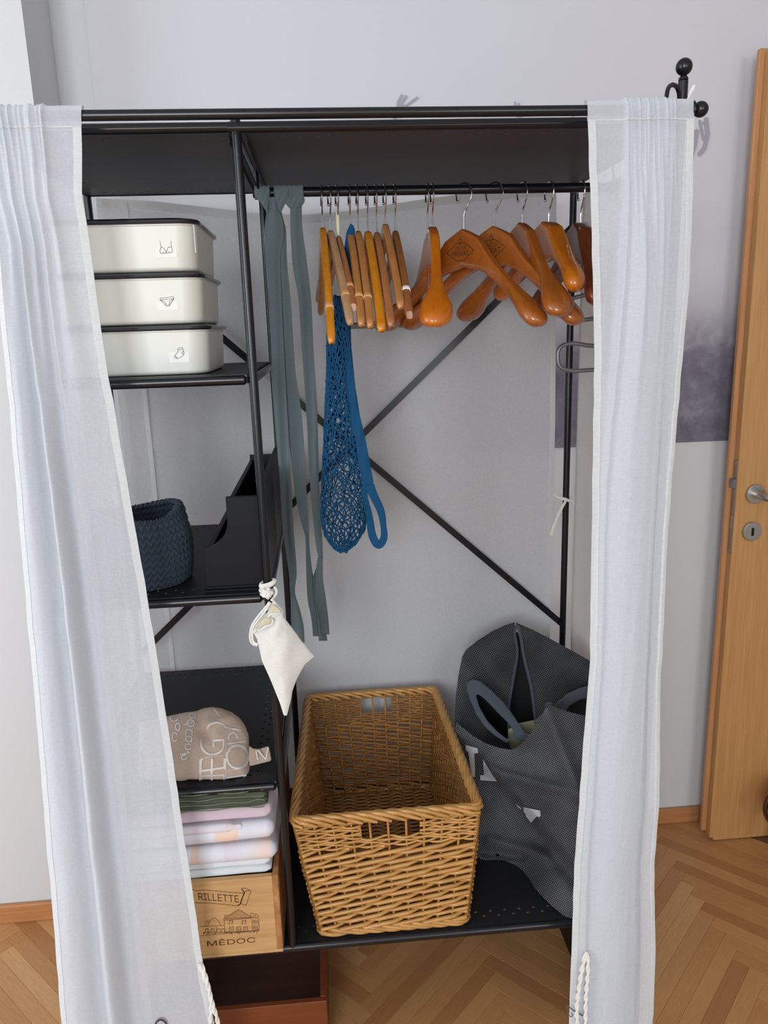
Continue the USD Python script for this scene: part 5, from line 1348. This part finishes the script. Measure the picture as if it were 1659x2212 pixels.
    binding([(1118, 1350), (1112, 1362), (1114, 1385), (1117, 1405), (1113, 1440), (1106, 1480), (1099, 1525), (1099, 1565), (1102, 1598)], .0062, hood, .002)
    binding([(1118, 1350), (1124, 1372), (1130, 1410), (1139, 1450), (1149, 1495), (1154, 1535), (1158, 1562)], .0062, hood, .002)
    binding([(1158, 1560), (1172, 1548), (1180, 1532), (1184, 1521), (1190, 1523)], .008, front, .002)
    # left handle: a flat loop of binding around the slot
    ol = [(1010, 1474), (1020, 1467), (1036, 1471), (1060, 1490), (1085, 1515), (1105, 1540), (1125, 1570), (1145, 1597), (1135, 1606), (1122, 1600), (1108, 1592), (1095, 1606), (1070, 1590), (1048, 1570), (1030, 1545), (1015, 1510), (1008, 1488)]
    hole = [(1028, 1502), (1034, 1500), (1045, 1508), (1070, 1533), (1095, 1558), (1110, 1580), (1103, 1594), (1094, 1596), (1074, 1580), (1052, 1556), (1036, 1528)]
    hl = lambda P: np.where(P[:, 0] > 1, depth_of([(1010, 1480, 1.535), (1060, 1490, 1.515), (1145, 1600, 1.42), (1030, 1545, 1.485), (1095, 1606, 1.435)])(P), 0)
    me, _ = cushion(ol, hl, .004, 5, .002, 6, None, [hole]); obj('handle', me, M['slate_band'], t, smooth=True)
    me, _ = cushion([(1196, 1527), (1205, 1515), (1225, 1499), (1250, 1487), (1272, 1481), (1310, 1478), (1310, 1501), (1272, 1506), (1250, 1513), (1230, 1525), (1222, 1537)], lambda P: np.full(len(P), 1.425), .004, 5, .002, 6); obj('handle', me, M['slate_band'], t, smooth=True)
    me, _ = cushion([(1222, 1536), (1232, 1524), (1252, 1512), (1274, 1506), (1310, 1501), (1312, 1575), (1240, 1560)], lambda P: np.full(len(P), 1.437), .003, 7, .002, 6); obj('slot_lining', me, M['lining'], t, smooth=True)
    t2 = thing('folded_paper', 'pale green folded thing lying inside the tweed bag', 'packet')
    me, _ = cushion([(1120, 1562), (1150, 1556), (1180, 1552), (1184, 1556), (1180, 1640), (1130, 1640), (1132, 1590)], lambda P: np.full(len(P), 1.50), .02, 6, .002, 12); obj('flap', me, M['sage'], t2, smooth=True)
    me, _ = cushion([(1098, 1575), (1108, 1570), (1125, 1580), (1150, 1590), (1175, 1600), (1170, 1645), (1110, 1640), (1100, 1610), (1097, 1590)], lambda P: np.full(len(P), 1.475), .02, 6, .002, 12); obj('flap', me, M['sage'], t2, smooth=True)


tweed_bag()

# ------------------------------------------------------------------ under the bottom shelf, and at the door
t = thing('wooden_drawer', 'open red-brown wooden drawer standing on the floor under the rack', 'drawer')
x0, x1, y0, y1, h = -.42, -.0535, 1.266, 1.62, .122
obj('front_board', box(x0, x1, y0, y0 + .012, 0, h, .001), M['red_wood'], t)
obj('back_board', box(x0, x1, y1 - .012, y1, 0, h, .001), M['red_wood_inside'], t)
obj('side_board', box(x1 - .0125, x1, y0 + .012, y1 - .012, 0, h, .001), M['red_wood'], t)
obj('side_board', box(x0, x0 + .0125, y0 + .012, y1 - .012, 0, h, .001), M['red_wood'], t)
obj('bottom_board', box(x0 + .0125, x1 - .0125, y0 + .012, y1 - .012, .004, .012), M['red_wood_inside'], t)
t = thing('black_box', 'plain black box on the floor under the right end of the rack', 'box')
obj('box_body', box(.505, .545, 1.30, 1.66, 0, .15, .002), M['black_plastic'], t); obj('box_lid', box(.5035, .5465, 1.2985, 1.6615, .15, .158, .002), M['black_plastic'], t)
t = thing('pouf', 'cream woven pouf with a brown rim in front of the door', 'pouf')
c = at(1712, 1752, 1.66)
M['pouf'] = cloth('cream_wool', lin(206, 196, 184), .05, 0.0, 700.0); M['pouf_rim'] = plain('brown_leather_rim', lin(72, 40, 24), .5)
zc = float(c[2]); rp = .060
prof = [(0, -.03), (rp * .8, -.028), (rp, -.012), (rp * 1.02, 0), (rp, .012), (rp * .8, .028), (0, .03)]
me = lathe(prof, 40); me.apply_transform(trimesh.transformations.rotation_matrix(PI / 2, [1, 0, 0])); me.apply_translation([c[0], 1.66, zc]); obj('cushion', me, M['pouf'], t)
me = trimesh.creation.torus(rp * 1.01, .006, 40, 10); me.apply_transform(trimesh.transformations.rotation_matrix(PI / 2, [1, 0, 0])); me.apply_translation([c[0], 1.682, zc]); obj('rim', me, M['pouf_rim'], t)
for s in (-1, 1): obj('leg', rod([c[0] + s * .03, 1.672, 0], [c[0] + s * .03, 1.672, zc - rp * .9], .006, 12), M['pouf_rim'], t)
